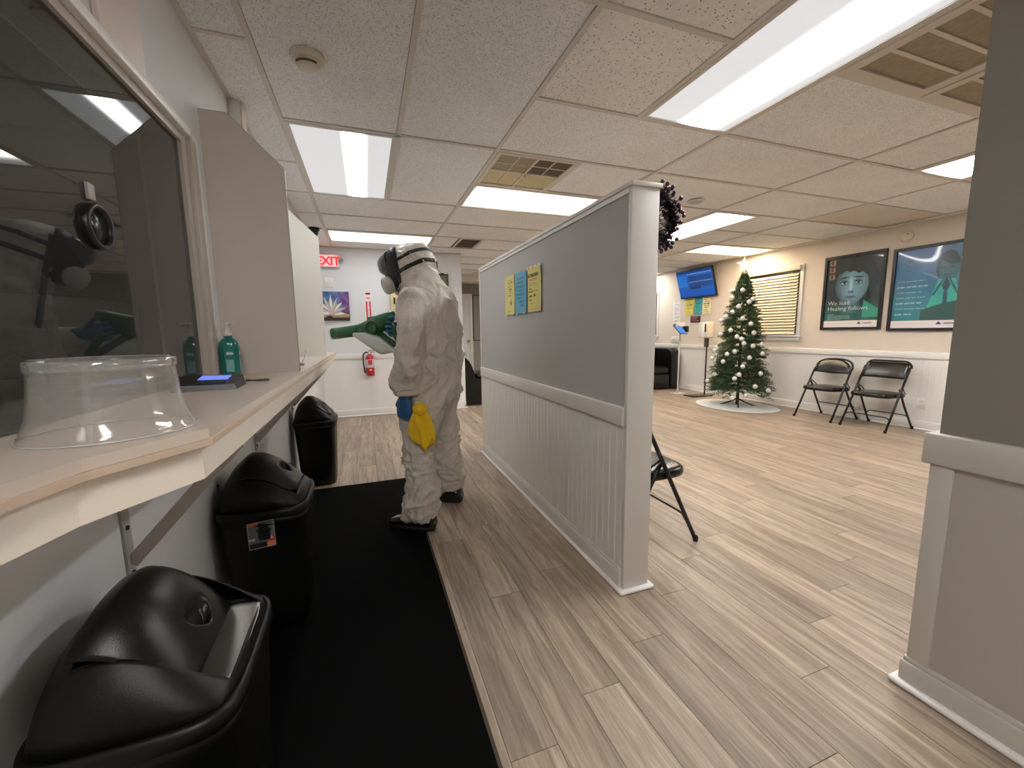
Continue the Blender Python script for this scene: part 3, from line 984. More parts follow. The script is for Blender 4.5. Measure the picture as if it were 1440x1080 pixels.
# two screens standing on the counter
for k, (y, nm) in enumerate(((2.03, 'tall beige privacy screen with clipped corner nearer the green bottle'), (3.33, 'pale privacy screen farther along the counter'))):
    Mp = Matrix(((1, 0, 0, 0), (0, 0, 1, y), (0, 1, 0, 0), (0, 0, 0, 1)))
    t = thing('privacy_screen', (-0.43, y, CZ), nm, 'screen', 'screens on the counter')
    poly = [(XL, CZ), (-0.29, CZ), (-0.288, 1.85), (-0.478, 2.04), (XL, 2.04)]
    obj('board', MB().prism([(a, b) for a, b in poly], -0.009, 0.009, Mp), mat('pale_melamine', (230, 226, 217), 0.42, noise_amt=0.03, noise_scale=6) if k else PANELM, t)
    ed = MB()
    for a, b in ((poly[1], poly[2]), (poly[2], poly[3]), (poly[3], poly[4])):
        A, B = Vector((a[0], y, a[1])), Vector((b[0], y, b[1]))
        d = (B-A).normalized(); nn = Vector((d.z, 0, -d.x))
        vs = []
        for P in (A, B):
            for yo in (-0.0095, 0.0095):
                vs += [P+Vector((0, yo, 0)), P+nn*0.0015+Vector((0, yo, 0))]
        ed.add(vs, [(0, 1, 5, 4), (2, 6, 7, 3), (0, 4, 6, 2), (1, 3, 7, 5), (0, 2, 3, 1), (4, 5, 7, 6)])
    obj('edge_band', ed, EDGEM if k else mat('grey_edge', (150, 146, 140), 0.5), t)
# clear dome
DOME = mat_glass('clear_plastic', (0.985, 0.985, 0.98), 1.47, 0.08, haze=0.085, haze_rgb=(0.86, 0.85, 0.83), gloss=(1, 1, 1))
dc = (-0.42, 0.88, CZ)
t = thing('clear_dome', dc, 'clear plastic flared dome cover standing on the counter front', 'cover')
obj('shell', MB().lathe([(0.1145, 0.0005), (0.115, 0.003), (0.108, 0.012), (0.100, 0.035), (0.095, 0.065), (0.0925, 0.095), (0.091, 0.108),
    (0.0935, 0.112), (0.0935, 0.125), (0.089, 0.128), (0.0865, 0.12), (0.086, 0.108), (0.0905, 0.095), (0.093, 0.065), (0.098, 0.035), (0.106, 0.0125), (0.1125, 0.0025)], dc, n=56, cap=False), DOME, t)
obj('top_panel', MB().lathe([(0.0855, 0.110), (0.0855, 0.113), (0.0005, 0.114)], dc, n=48), DOME, t)
obj('rim', MB().tube([Vector((dc[0]+0.115*math.cos(a), dc[1]+0.115*math.sin(a), CZ+0.0025)) for a in [2*PI*k/48 for k in range(49)]], 0.0018, 6), mat_glass('clear_rim', (0.9, 0.9, 0.9), 1.47, 0.1, haze=0.35, haze_rgb=(0.85, 0.84, 0.82)), t)
# flyer lying under / behind the dome
fl_ = lambda u, v: (196, 70, 66) if 0.12 < v < 0.30 and 0.1 < u < 0.9 else ((208, 196, 186) if v < 0.75 else (90, 88, 90))
o = print_grid('flyer', fl_, 12, 12, (-0.93, 0.96, CZ+0.0012), (0.2, 0.06, 0), (-0.08, 0.26, 0), mat_print('flyer_print', 0.6))
tag(o, 'paper flyer with a red band lying inside the service window', 'flyer')
# sanitizer bottle
bc = (-0.515, 1.895, CZ)
t = thing('pump_bottle', bc, 'teal gel bottle with white pump on the counter by the screen', 'bottle')
TEAL = mat('teal_gel', (18, 112, 104), 0.12, coat=0.4)
bb_ = obj('body', MB().loft([superring(bc[0], bc[1], CZ+z, 0.034*s, 0.024*s, 24, 2.8) for z, s in ((0, .94), (.006, 1), (.11, 1), (.13, .96), (.142, .8), (.15, .55), (.153, .42), (.163, .42))]), TEAL, t)
obj('pump', MB().lathe([(0.0135, .160), (0.0135, .172), (0.008, .174), (0.0055, .19), (0.0055, .203), (0.0085, .204), (0.0085, .212), (0.0005, .213)], bc, n=16).tube([(bc[0], bc[1], CZ+.207), (bc[0]+.022, bc[1]-.01, CZ+.208), (bc[0]+.03, bc[1]-.014, CZ+.203)], 0.0042, 8), WHITEP, t)


def bl(u, v):
    if abs(v-0.74) < 0.05 and 0.2 < u < 0.85:
        return (200, 226, 220)
    if v < 0.5 and 0.1 < u < 0.9:
        return (150, 196, 200) if (int(v*22) % 2) else (112, 166, 176)
    return (30, 120, 112)


print_grid('front_label', bl, 12, 20, (bc[0]+0.0285, bc[1]-0.0185, CZ+.02), (0.0075, 0.022, 0), (0, 0, 0.10), mat_print('label_print', 0.4), bb_)
print_grid('front_label', bl, 12, 20, (bc[0]-0.012, bc[1]-0.0245, CZ+.02), (0.034, 0.0012, 0), (0, 0, 0.10), mat_print('label_print2', 0.4), bb_)
# payment terminal
t = thing('card_terminal', (-0.46, 1.5, CZ), 'black card terminal with lit blue screen on the counter', 'card terminal')
ang = Matrix.Translation((-0.465, 1.5, CZ)) @ Matrix.Rotation(rad(8), 4, 'Z')
obj('body', MB().add([ang @ Vector(p) for p in ((-.085, -.075, 0), (.075, -.075, 0), (.085, .07, 0), (-.085, .07, 0), (-.08, -.07, .018), (.07, -.07, .016), (.078, .066, .034), (-.08, .066, .038))],
    [(0, 3, 2, 1), (4, 5, 6, 7), (0, 1, 5, 4), (1, 2, 6, 5), (2, 3, 7, 6), (3, 0, 4, 7)]), BLACKP, t)
obj('screen', MB().add([ang @ Vector(p) for p in ((-.03, -.02, .0283), (.045, -.02, .0265), (.05, .045, .0328), (-.028, .045, .0348), (-.03, -.02, .0295), (.045, -.02, .0277), (.05, .045, .034), (-.028, .045, .036))],
    [(4, 5, 6, 7), (0, 1, 5, 4), (1, 2, 6, 5), (2, 3, 7, 6), (3, 0, 4, 7)]), mat_emit('blue_screen', (0.16, 0.22, 0.85), 0.9), t)
obj('keypad', MB().add([ang @ Vector(p) for p in ((-.03, -.06, .021), (.045, -.06, .019), (.045, -.03, .026), (-.03, -.03, .0275), (-.03, -.06, .0225), (.045, -.06, .0205), (.045, -.03, .0272), (-.03, -.03, .0287))],
    [(4, 5, 6, 7), (0, 1, 5, 4), (1, 2, 6, 5), (2, 3, 7, 6), (3, 0, 4, 7)]), mat('keypad_grey', (40, 40, 42), 0.5), t)
pts = [Vector((-.385, 1.56, CZ+.016)), Vector((-.36, 1.585, CZ+.008)), Vector((-.335, 1.63, CZ+.004)), Vector((-.338, 1.672, CZ+.004)), Vector((-.37, 1.665, CZ+.004)), Vector((-.41, 1.61, CZ+.006)), Vector((-.43, 1.575, CZ+.012))]
obj('cable', MB().tube(pts, 0.0026, 6), BLACKP, t)
pts = [Vector((-.545, 1.55, CZ+.02)), Vector((-.555, 1.62, CZ+.026)), Vector((-.55, 1.70, CZ+.02)), Vector((-.535, 1.74, CZ+.004)), Vector((-.5, 1.72, CZ+.003))]
obj('cable', MB().tube(pts, 0.0026, 6), BLACKP, t)
# small wire hook between the two screens
t = MB().tube([(-.34, 2.42, CZ+.002), (-.325, 2.44, CZ+.03), (-.315, 2.46, CZ+.07), (-.312, 2.465, CZ+.085)], 0.0022, 6).rbox(-.352, -.32, 2.40, 2.43, CZ, CZ+.012, .003)
tag(obj('wire_hook', t, STEEL), 'small bent wire hook standing on the counter between screens', 'hook')
# inside the booth, seen dimly through the glass
t = thing('monitor', (-0.95, 1.62, CZ), 'dark monitor standing inside the office window beside the frame', 'monitor')
Mm = Matrix.Translation((-0.86, 1.66, CZ)) @ Matrix.Rotation(rad(58), 4, 'Z')
obj('screen', MB().rbox(-.19, .19, -.012, .012, .05, .29, .006, M=Mm), mat('dark_monitor', (36, 38, 40), 0.25), t)
obj('stand', MB().rbox(-.02, .02, -.004, .016, .0, .10, .003, M=Mm).rbox(-.09, .09, -.05, .06, 0, .008, .003, M=Mm), BLACKP, t)
t = thing('headset', (-0.80, 1.18, CZ), 'black ring shaped headset standing behind the clear dome', 'headset')
obj('band', MB().tube([Vector((-.74+.032*math.cos(a), 1.23+.03*math.cos(a), CZ+.05+.075*math.sin(a))) for a in [PI*(-0.12+1.24*k/20) for k in range(21)]], 0.0045, 8), BLACKP, t)
obj('ear_pad', MB().sphere((-.772, 1.2, CZ+.03), .024, sc=(.6, 1, 1.15)), BLACKP, t)
obj('ear_pad', MB().sphere((-.708, 1.26, CZ+.03), .024, sc=(.6, 1, 1.15)), BLACKP, t)
t = thing('printer', (-1.5, 1.9, 0.75), 'dark office printer on a low cabinet inside the booth', 'printer')
obj('body', MB().rbox(-1.75, -1.25, 2.1, 2.5, .0, .78, .02), mat('office_grey', (58, 58, 60), .5), t)
obj('cover', MB().rbox(-1.72, -1.28, 2.12, 2.48, .785, 1.12, .03), mat('office_dark', (34, 34, 36), .4), t)

# ================================================================== BINS
BAG = mat('white_liner', (205, 203, 198), 0.45, bump=0.5, bump_scale=40, noise_amt=0.05)


def bin_at(name, label, x0, x1, y0, y1, tilt=0.0, zr=0.495):
    cx, cy, a, b = (x0+x1)/2, (y0+y1)/2, (x1-x0)/2, (y1-y0)/2
    t = thing(name, (cx, cy, 0.0), label, 'trash can', 'black swing-top bins along the counter wall')
    R = lambda z, s, sx=0, e=5: superring(cx+sx, cy, z, a*s, b*s, 40, e)
    obj('body', MB().loft([R(0.006, .78), (R(0.012, .80)), R(.25, .875), R(zr-.045, .945), R(zr-.04, .965), R(zr-.012, .968), R(zr-.012, .92), R(zr-.05, .90), R(.26, .83), R(.03, .76)]), BLACKB, t)
    obj('lid_rim', MB().loft([R(zr-.018, .985), R(zr-.016, 1.0), R(zr+.004, 1.0), R(zr+.014, .985), R(zr+.016, .93), R(zr+.002, .91), R(zr-.016, .93)]+[R(zr-.018, .985)], cap=False), BLACKB, t)

    # hood as a height field over the rim; u runs wall -> room, v along the wall
    def hz(u, v):
        if u < -0.3:
            hu = 0.168*math.sin(PI/2*max(0, (u+1)/0.7)**0.6)
        else:
            hu = 0.03+0.138*math.cos(PI/2*min(1, (u+0.3)/1.25))**1.15
            if u > 0.86:
                hu *= max(0, 1-((u-0.86)/0.14)**2)**0.5
        vv = max(0.0, 1-abs(v)**2.3)**0.6
        return zr+0.012+hu*vv

    def P(u, v, dz=0.0):
        # square -> superellipse footprint
        k = 0.955
        return Vector((cx+u*(1-0.13*v**4)*a*k, cy+v*(1-0.13*u**4)*b*k, hz(u, v)+dz))
    fu0, fu1, fv = -0.52, 0.80, 0.70
    fh = 0.92 if tilt else fu1           # front edge of the opening
    us = sorted(set([-1+2*i/30 for i in range(31)]+[fu0, fh]))
    vs_ = sorted(set([-1+2*i/30 for i in range(31)]+[-fv, fv]))
    m = MB()
    idx = {}
    for i, u in enumerate(us):
        for j, v in enumerate(vs_):
            idx[i, j] = len(m.v); m.v.append(P(u, v))
    for i in range(len(us)-1):
        for j in range(len(vs_)-1):
            uc, vc = (us[i]+us[i+1])/2, (vs_[j]+vs_[j+1])/2
            if not (fu0 < uc < fh and abs(vc) < fv):
                m.f.append((idx[i, j], idx[i+1, j], idx[i+1, j+1], idx[i, j+1])); m.sm.append(True)
    hood = obj('hood', m, BLACKB, t)
    sd = hood.modifiers.new('s', 'SOLIDIFY'); sd.thickness = 0.003; sd.offset = -1
    # flap
    m = MB()
    n1, n2 = 56, 44
    g = []
    piv = P(-0.12, 0.0, -.02)
    for i in range(n1+1):
        row = []
        e1 = fu1+0.02-(0.09 if tilt else 0)
        u = fu0-0.02+(e1-fu0+0.02)*i/n1
        fr_ = max(0, (u-(e1-.30))/.30)
        wv = (fv+0.02)*(1-0.30*fr_**3)
        for j in range(n2+1):
            q = -1+2*j/n2
            v = wv*q
            bulge = 0.010*max(0, 1-abs(q)**3)*min(1, (u-fu0+.02)*6)
            # triangular finger notch near the front edge
            du, dvv = (u-0.44)/0.16, v/(0.22*(1-.45*(u-0.44)/0.16))
            ins = max(0, 1-du*du-dvv*dvv)
            notch = -0.024*min(1, ins*1.6)**1.5
            p = P(u, v, 0.003+bulge+notch)
            if tilt:
                d = p-piv
                ca, sa = math.cos(tilt), math.sin(tilt)
                p = piv+Vector((d.x*ca+d.z*sa, d.y, -d.x*sa+d.z*ca))
            row.append(p)
        g.append(row)
    vs = [p for r_ in g for p in r_]
    fs = [(i*(n2+1)+j, (i+1)*(n2+1)+j, (i+1)*(n2+1)+j+1, i*(n2+1)+j+1) for i in range(n1) for j in range(n2)]
    m.add(vs, fs, True)
    fo = obj('swing_flap', m, mat('black_flap_plastic', (17, 17, 17), 0.3, spec=0.35, bump=0.1, bump_scale=500, noise_amt=0.08, noise_scale=10), t)
    sd = fo.modifiers.new('s', 'SOLIDIFY'); sd.thickness = 0.004; sd.offset = -1
    if tilt:
        mb = MB()
        rings = []
        for z, s in ((zr-.25, .55), (zr-.14, .70), (zr-.05, .80), (zr+.006, .825), (zr+.0, .76), (zr-.10, .68), (zr-.2, .5)):
            rings.append([Vector((cx+.012+(p.x-cx)*s, cy+(p.y-cy)*s, z+.004*math.sin(7*k)+(.030*max(0, (p.x-cx)/a)**2 if z > zr-.06 else 0))) for k, p in enumerate(superring(cx, cy, z, a, b, 44, 4))])
        mb.loft(rings, cap=False)
        obj('liner_bag', mb, BAG, t)
    return t


bin_at('trash_can', 'black swing-top bin nearest the front with its flap pushed in', -0.562, -0.248, 0.735, 1.115, tilt=rad(15))
b2_ = bin_at('trash_can', 'black swing-top bin in the middle bearing a square sticker', -0.562, -0.25, 1.64, 1.99)
bin_at('trash_can', 'black swing-top bin farthest down the corridor beyond the mat', -0.555, -0.25, 3.265, 3.58)


def sticker(u, v):
    if u < .03 or u > .97 or v < .03 or v > .97:
        return (205, 204, 200)
    if v < .2:
        return (224, 150, 120) if u > .66 else (30, 30, 30)
    if v > .86 and u < .4:
        return (214, 120, 84)
    if v > .93:
        return (30, 30, 32)
    if abs(u-.6) < .27*(.62+.5*v) and .28 < v < .84 and not (v > .72 and abs(u-.6) > .2):
        return (24, 22, 22)
    if u > .68 and v < .42:
        return (206, 60, 40) if math.hypot(u-.84, v-.34) > .06 else (240, 200, 190)
    if u < .25 and .26 < v < .42:
        return (208, 212, 214) if int(v*40) % 2 else (120, 128, 132)
    return (112, 122, 126)


Ms = Vector((-0.455, 1.6515, 0.365))
print_grid('product_sticker', sticker, 26, 26, (-0.45, 1.6515, 0.365), (0.088, 0, 0.006), (0.0, -0.006, 0.105), mat_print('sticker_print', 0.35), b2_)

# floor mat
mt = thing('floor_mat', (-0.1, 1.7, 0), 'long black mat runner on the floor below the counter', 'mat')
mp = [(-0.5, 0.1), (0.275, 0.1), (0.262, 3.235), (-0.5, 3.235)]
obj('backing', MB().prism([(mp[0][0], mp[0][1]), (mp[1][0]+.008, mp[1][1]), (mp[2][0]+.008, mp[2][1]), (mp[3][0], mp[3][1])], 0.0005, 0.003), mat('mat_border', (70, 58, 46), .85), mt)
obj('pile', MB().prism([(mp[0][0], mp[0][1]+.01), (mp[1][0]-.004, mp[1][1]+.01), (mp[2][0]-.004, mp[2][1]-.012), (mp[3][0], mp[3][1]-.012)], 0.0031, 0.0075), MATM, mt)

# ================================================================== BACK WALL ITEMS
YW = YB
t = thing('exit_sign', (-0.41, YW, 2.05), 'lit red exit sign on the corridor end wall', 'exit sign')
obj('housing', MB().rbox(-0.53, -0.285, YW-0.06, YW, 2.035, 2.195, 0.006), mat('exit_housing', (214, 204, 200), 0.4), t)
ef = obj('face', MB().rbox(-0.52, -0.315, YW-0.064, YW-0.0605, 2.045, 2.187, 0.001), mat_emit('exit_face', (1.0, 0.38, 0.38), 0.85), t)
text_obj('lettering', 'EXIT', 0.15, (-0.418, YW-0.066, 2.062), (1, 0, 0), (0, 0, 1), mat_emit('exit_red', (1.0, 0.01, 0.03), 1.0), ef, 'CENTER', spacing=0.95, bold=0.004)
obj('side_lamp', MB().lathe([(0.022, 0), (0.03, .012), (0.03, .03), (0.024, .04), (0.0005, .042)], M=Matrix.Translation((-0.262, YW-.03, 2.135)) @ Matrix.Rotation(PI/2, 4, 'X'), n=18), mat('lamp_grey', (140, 138, 136), .3), t)
t = thing('light_switch', (-0.43, YW, 1.8), 'white double light switch under the exit sign', 'switch')
obj('plate', MB().rbox(-0.49, -0.375, YW-0.008, YW, 1.775, 1.905, 0.003), WHITEP, t)
for xx in (-0.46, -0.405):
    obj('toggle', MB().rbox(xx-.008, xx+.008, YW-0.02, YW-.008, 1.825, 1.855, 0.002), IVORY, t)


def lotus(u, v):
    u2 = u*1.25-0.12
    # ground
    sky = (58+60*u, 52+70*max(0, .8-abs(u-.35)), 110+40*(1-abs(u-.4)))
    n = noise.noise(Vector((u*7, v*7, 1.3)))
    c = (sky[0]+30*n-30*(v-.6), sky[1]+45*n, sky[2]+40*n)
    if v < .30:
        c = (62, 48, 44)
    if v < .22:
        c = (40, 34, 36)
    # book pages
    if .10 < v < .24 and .02 < u < .98:
        c = (196-60*abs(v-.2)*6, 164-60*abs(v-.2)*6, 120-50*abs(v-.2)*6)
        if int(v*90) % 3 == 0:
            c = (150, 120, 86)
    if (u-.3)**2/.012+(v-.12)**2/.0018 < 1:
        c = (20, 18, 18)
    # petals
    cx, cy = .36, .26
    for k in range(9):
        a = rad(-2+22.8*k)
        L = (.5, .56, .56, .58, .62, .62, .6, .6, .52)[k]
        dx, dy = u-cx, v-cy
        p = dx*math.cos(a)+dy*math.sin(a); q = -dx*math.sin(a)+dy*math.cos(a)
        if 0.05 < p < L:
            w = .075*math.sin(PI*(p/L)**.75)
            if abs(q) < w:
                sh = 1-.28*abs(q)/w-.15*(k % 2)
                c = (238*sh, 236*sh, 232*sh)
    if (u-cx)**2+(v-cy-.04)**2 < .008:
        c = (206, 170, 168)
    return tuple(max(0, min(255, x)) for x in c)


t = thing('flower_canvas', (-0.37, YW, 1.34), 'canvas of a white flower rising from an open book on the end wall', 'painting')
obj('canvas_edge', MB().box(-0.555, -0.192, YW-0.03, YW, 1.338, 1.722), mat('canvas_side', (44, 40, 48), .7), t)
print_grid('painted_face', lotus, 70, 70, (-0.555, YW-0.0305, 1.338), (0.363, 0, 0), (0, 0, 0.384), mat_print('canvas_print', 0.6), t)

t = thing('fire_sign', (0.053, YW, 1.27), 'tall red fire extinguisher sign above the extinguisher', 'sign')
obj('plate', MB().box(0.012, 0.094, YW-0.003, YW, 1.275, 1.725), PAPER, t)
SR = mat('sign_red', (196, 24, 30), .45)
s1 = MB().box(0.02, 0.086, YW-0.0042, YW-0.003, 1.282, 1.60).box(0.02, 0.086, YW-.0042, YW-.003, 1.69, 1.718)
obj('red_field', s1, SR, t)
obj('arrow', MB().add([(0.026, YW-.005, 1.71), (0.08, YW-.005, 1.71), (0.053, YW-.005, 1.694)], [(0, 1, 2)]), INK, t)
text_obj('lettering', 'FIRE', 0.03, (0.053, YW-.0045, 1.635), (1, 0, 0), (0, 0, 1), SR, t, 'CENTER', bold=.001)
obj('white_strip', MB().box(0.04, 0.066, YW-0.0052, YW-0.0042, 1.287, 1.596), PAPER, t)
tx = 'EXTINGUISHER'
lett = MB()
for k, ch in enumerate(tx):
    text_obj('lettering', ch, 0.026, (0.053, YW-.0058, 1.573-k*0.0255), (1, 0, 0), (0, 0, 1), SR, t, 'CENTER', bold=.0006)

ex = (0.03, YW-0.085, 0.575)
t = thing('fire_extinguisher', ex, 'red fire extinguisher with black hose hanging on the end wall', 'fire extinguisher')
cyl = obj('cylinder', MB().lathe([(0.0005, 0), (0.05, 0.001), (0.056, .012), (0.056, .24), (0.05, .268), (0.03, .288), (0.018, .295), (0.018, .305)], ex, n=28), RED, t)
obj('label_band', MB().lathe([(0.0566, .115), (0.0568, .12), (0.0568, .225), (0.0566, .23)], ex, n=28, cap=False), mat('label_white', (206, 200, 198), .4), cyl)
obj('red_label', MB().rbox(-.024+ex[0], .03+ex[0], ex[1]-.0585, ex[1]-.05, ex[2]+.155, ex[2]+.225, .002), mat('label_red', (190, 60, 64), .4), cyl)
obj('white_mark', MB().prism([(-.022, 0), (0, -.012), (.022, 0), (0, .012)], 0, .003, Matrix.Translation((ex[0]+.004, ex[1]-.0575, ex[2]+.085)) @ Matrix.Rotation(PI/2, 4, 'X')), PAPER, t)
obj('valve', MB().lathe([(0.016, .295), (0.02, .305), (0.02, .325), (0.012, .335), (0.012, .345)], ex, n=16), STEEL, t)
obj('handle', MB().rbox(ex[0]-.012, ex[0]+.07, ex[1]-.012, ex[1]+.012, ex[2]+.325, ex[2]+.333, .003).rbox(ex[0]-.012, ex[0]+.085, ex[1]-.012, ex[1]+.012, ex[2]+.348, ex[2]+.356, .003), RED, t)
obj('gauge', MB().lathe([(0.014, 0), (0.014, .008), (0.0005, .009)], M=Matrix.Translation((ex[0], ex[1]-.018, ex[2]+.315)) @ Matrix.Rotation(PI/2, 4, 'X'), n=14), WHITEP, t)
hp = [Vector((ex[0]-.012, ex[1], ex[2]+.318))]
for k in range(9):
    a = PI*k/8*0.5
    hp.append(Vector((ex[0]-.03-.055*math.sin(a), ex[1]-.02, ex[2]+.33-.06*(1-math.cos(a)))))
hp += [Vector((ex[0]-.083, ex[1]-.02, ex[2]+.16)), Vector((ex[0]-.075, ex[1]-.02, ex[2]+.09)), Vector((ex[0]-.066, ex[1]-.02, ex[2]+.04))]
obj('hose', MB().tube(hp, [0.009]*(len(hp)-2)+[0.011, 0.013], 10), BLACKP, t)
obj('wall_hook', MB().box(ex[0]-.015, ex[0]+.015, ex[1]+.012, YW, ex[2]+.30, ex[2]+.318), STEEL, t)

t = thing('wall_dispenser', (0.41, YW, 1.38), 'beige wall dispenser with dark slot behind the suited person', 'dispenser')
obj('body', MB().rbox(0.345, 0.52, YW-0.09, YW, 1.38, 1.72, 0.012), mat('beige_plastic', (196, 182, 142), .5), t)
obj('slot', MB().rbox(0.385, 0.41, YW-0.093, YW-.089, 1.56, 1.65, .001), DARK, t)
obj('lower_tray', MB().rbox(0.36, 0.51, YW-.11, YW-.02, 1.36, 1.379, .005), mat('beige_plastic2', (206, 192, 128), .5), t)

t = thing('hanging_frame', (1.02, YW, 1.55), 'dark wood framed picture hung by a cord on the end wall', 'picture')
fm = frame_rect(MB(), 'y', 0.86, 1.175, 1.52, 2.005, YW-0.03, YW-0.002, 0.028)
obj('frame', fm, mat('dark_bronze_wood', (74, 66, 52), .45, noise_amt=.15), t)
obj('picture', MB().box(0.885, 1.15, YW-.016, YW-.004, 1.545, 1.98), mat('olive_cloth', (112, 104, 84), .7, noise_amt=.2, noise_scale=25), t)
obj('inner_border', frame_rect(MB(), 'y', 0.91, 1.125, 1.575, 1.95, YW-.018, YW-.0161, .008), mat('border_tan', (150, 140, 112), .5), t)
obj('cord', MB().tube([(0.95, YW-.012, 2.0), (1.02, YW-.012, 2.075), (1.09, YW-.012, 2.0)], .004, 6).tube([(1.02, YW-.012, 2.07), (1.02, YW-.012, 2.17)], .008, 8), mat('dark_cord', (44, 38, 36), .6), t)
obj('cord_clip', MB().rbox(.93, .965, YW-.036, YW-.002, 1.99, 2.015, .003).rbox(1.075, 1.11, YW-.036, YW-.002, 1.99, 2.015, .003), BLACKM, t)

# ================================================================== FAR AREA
t = thing('door_1', (2.25, YF, 0), 'white panel door in the far grey wall', 'door', kind='structure')
obj('leaf', MB().box(2.0, 2.36, YF-.05, YF-.01, 0, 2.0), mat('door_white', (214, 216, 220), .45), t)
obj('jamb', MB().box(2.36, 2.42, YF-.07, YF, 0, 2.06).box(1.92, 2.0, YF-.07, YF, 0, 2.06).box(2.0, 2.36, YF-.07, YF, 2.0, 2.06), mat('jamb_white', (226, 222, 218), .45), t)
obj('raised_panel', MB().rbox(2.06, 2.29, YF-.062, YF-.05, 1.1, 1.9, .004).rbox(2.06, 2.29, YF-.062, YF-.05, .15, .95, .004), mat('door_white', (214, 216, 220)), t)
obj('handle', MB().sphere((2.31, YF-.09, .95), .03).tube([(2.31, YF-.05, .95), (2.31, YF-.09, .95)], .01), STEEL, t)
t = thing('notice_board', (2.58, YF, 1.0), 'grey board with dark frame on the far wall right of the door', 'notice board')
obj('frame', frame_rect(MB(), 'y', 2.44, 2.74, .95, 2.05, YF-.03, YF, .02), mat('board_frame', (64, 58, 54), .5), t)
obj('panel', MB().box(2.455, 2.725, YF-.015, YF-.002, .965, 2.035), mat('board_grey', (146, 142, 138), .8, noise_amt=.1), t)

# ================================================================== SEATING
sf = thing('sofa', (5.5, 6.7, 0), 'black vinyl sofa with rolled arm against the right wall', 'sofa')
obj('base', MB().rbox(4.7, 5.56, 6.36, 7.1, .02, .30, .03), VINYL, sf)
obj('seat_cushion', MB().rbox(4.72, 5.56, 6.38, 6.98, .30, .44, .045, 3), VINYL, sf)
obj('backrest', MB().rbox(4.7, 5.58, 6.9, 7.15, .30, .77, .06, 3), VINYL, sf)
am = [(6.36, .02), (7.12, .02), (7.12, .70), (7.05, .79), (6.5, .79), (6.40, .74), (6.36, .64)]
obj('armrest', MB().prism([(a, b) for a, b in am], 5.575, 5.785, Matrix(((0, 0, 1, 0), (1, 0, 0, 0), (0, 1, 0, 0), (0, 0, 0, 1)))), VINYL, sf)
obj('arm_front', MB().rbox(5.60, 5.76, 6.352, 6.361, .06, .68, .003), mat('black_vinyl_front', (22, 21, 21), .4), sf)
sf2 = thing('bench_seat', (1.7, 6.5, 0), 'black bench seat with high curved back beyond the corridor', 'bench')
pf = [(1.405, .02), (1.98, .02), (1.98, .40), (1.64, .42), (1.60, .45), (1.575, .54), (1.545, .63), (1.50, .71), (1.445, .765), (1.415, .765), (1.405, .75)]
obj('shell', MB().prism(pf, -6.85, -6.2, Matrix(((1, 0, 0, 0), (0, 0, -1, 0), (0, 1, 0, 0), (0, 0, 0, 1)))), VINYL, sf2)
obj('seat_cushion', MB().rbox(1.62, 1.99, 6.21, 6.84, .42, .50, .03, 3), VINYL, sf2)


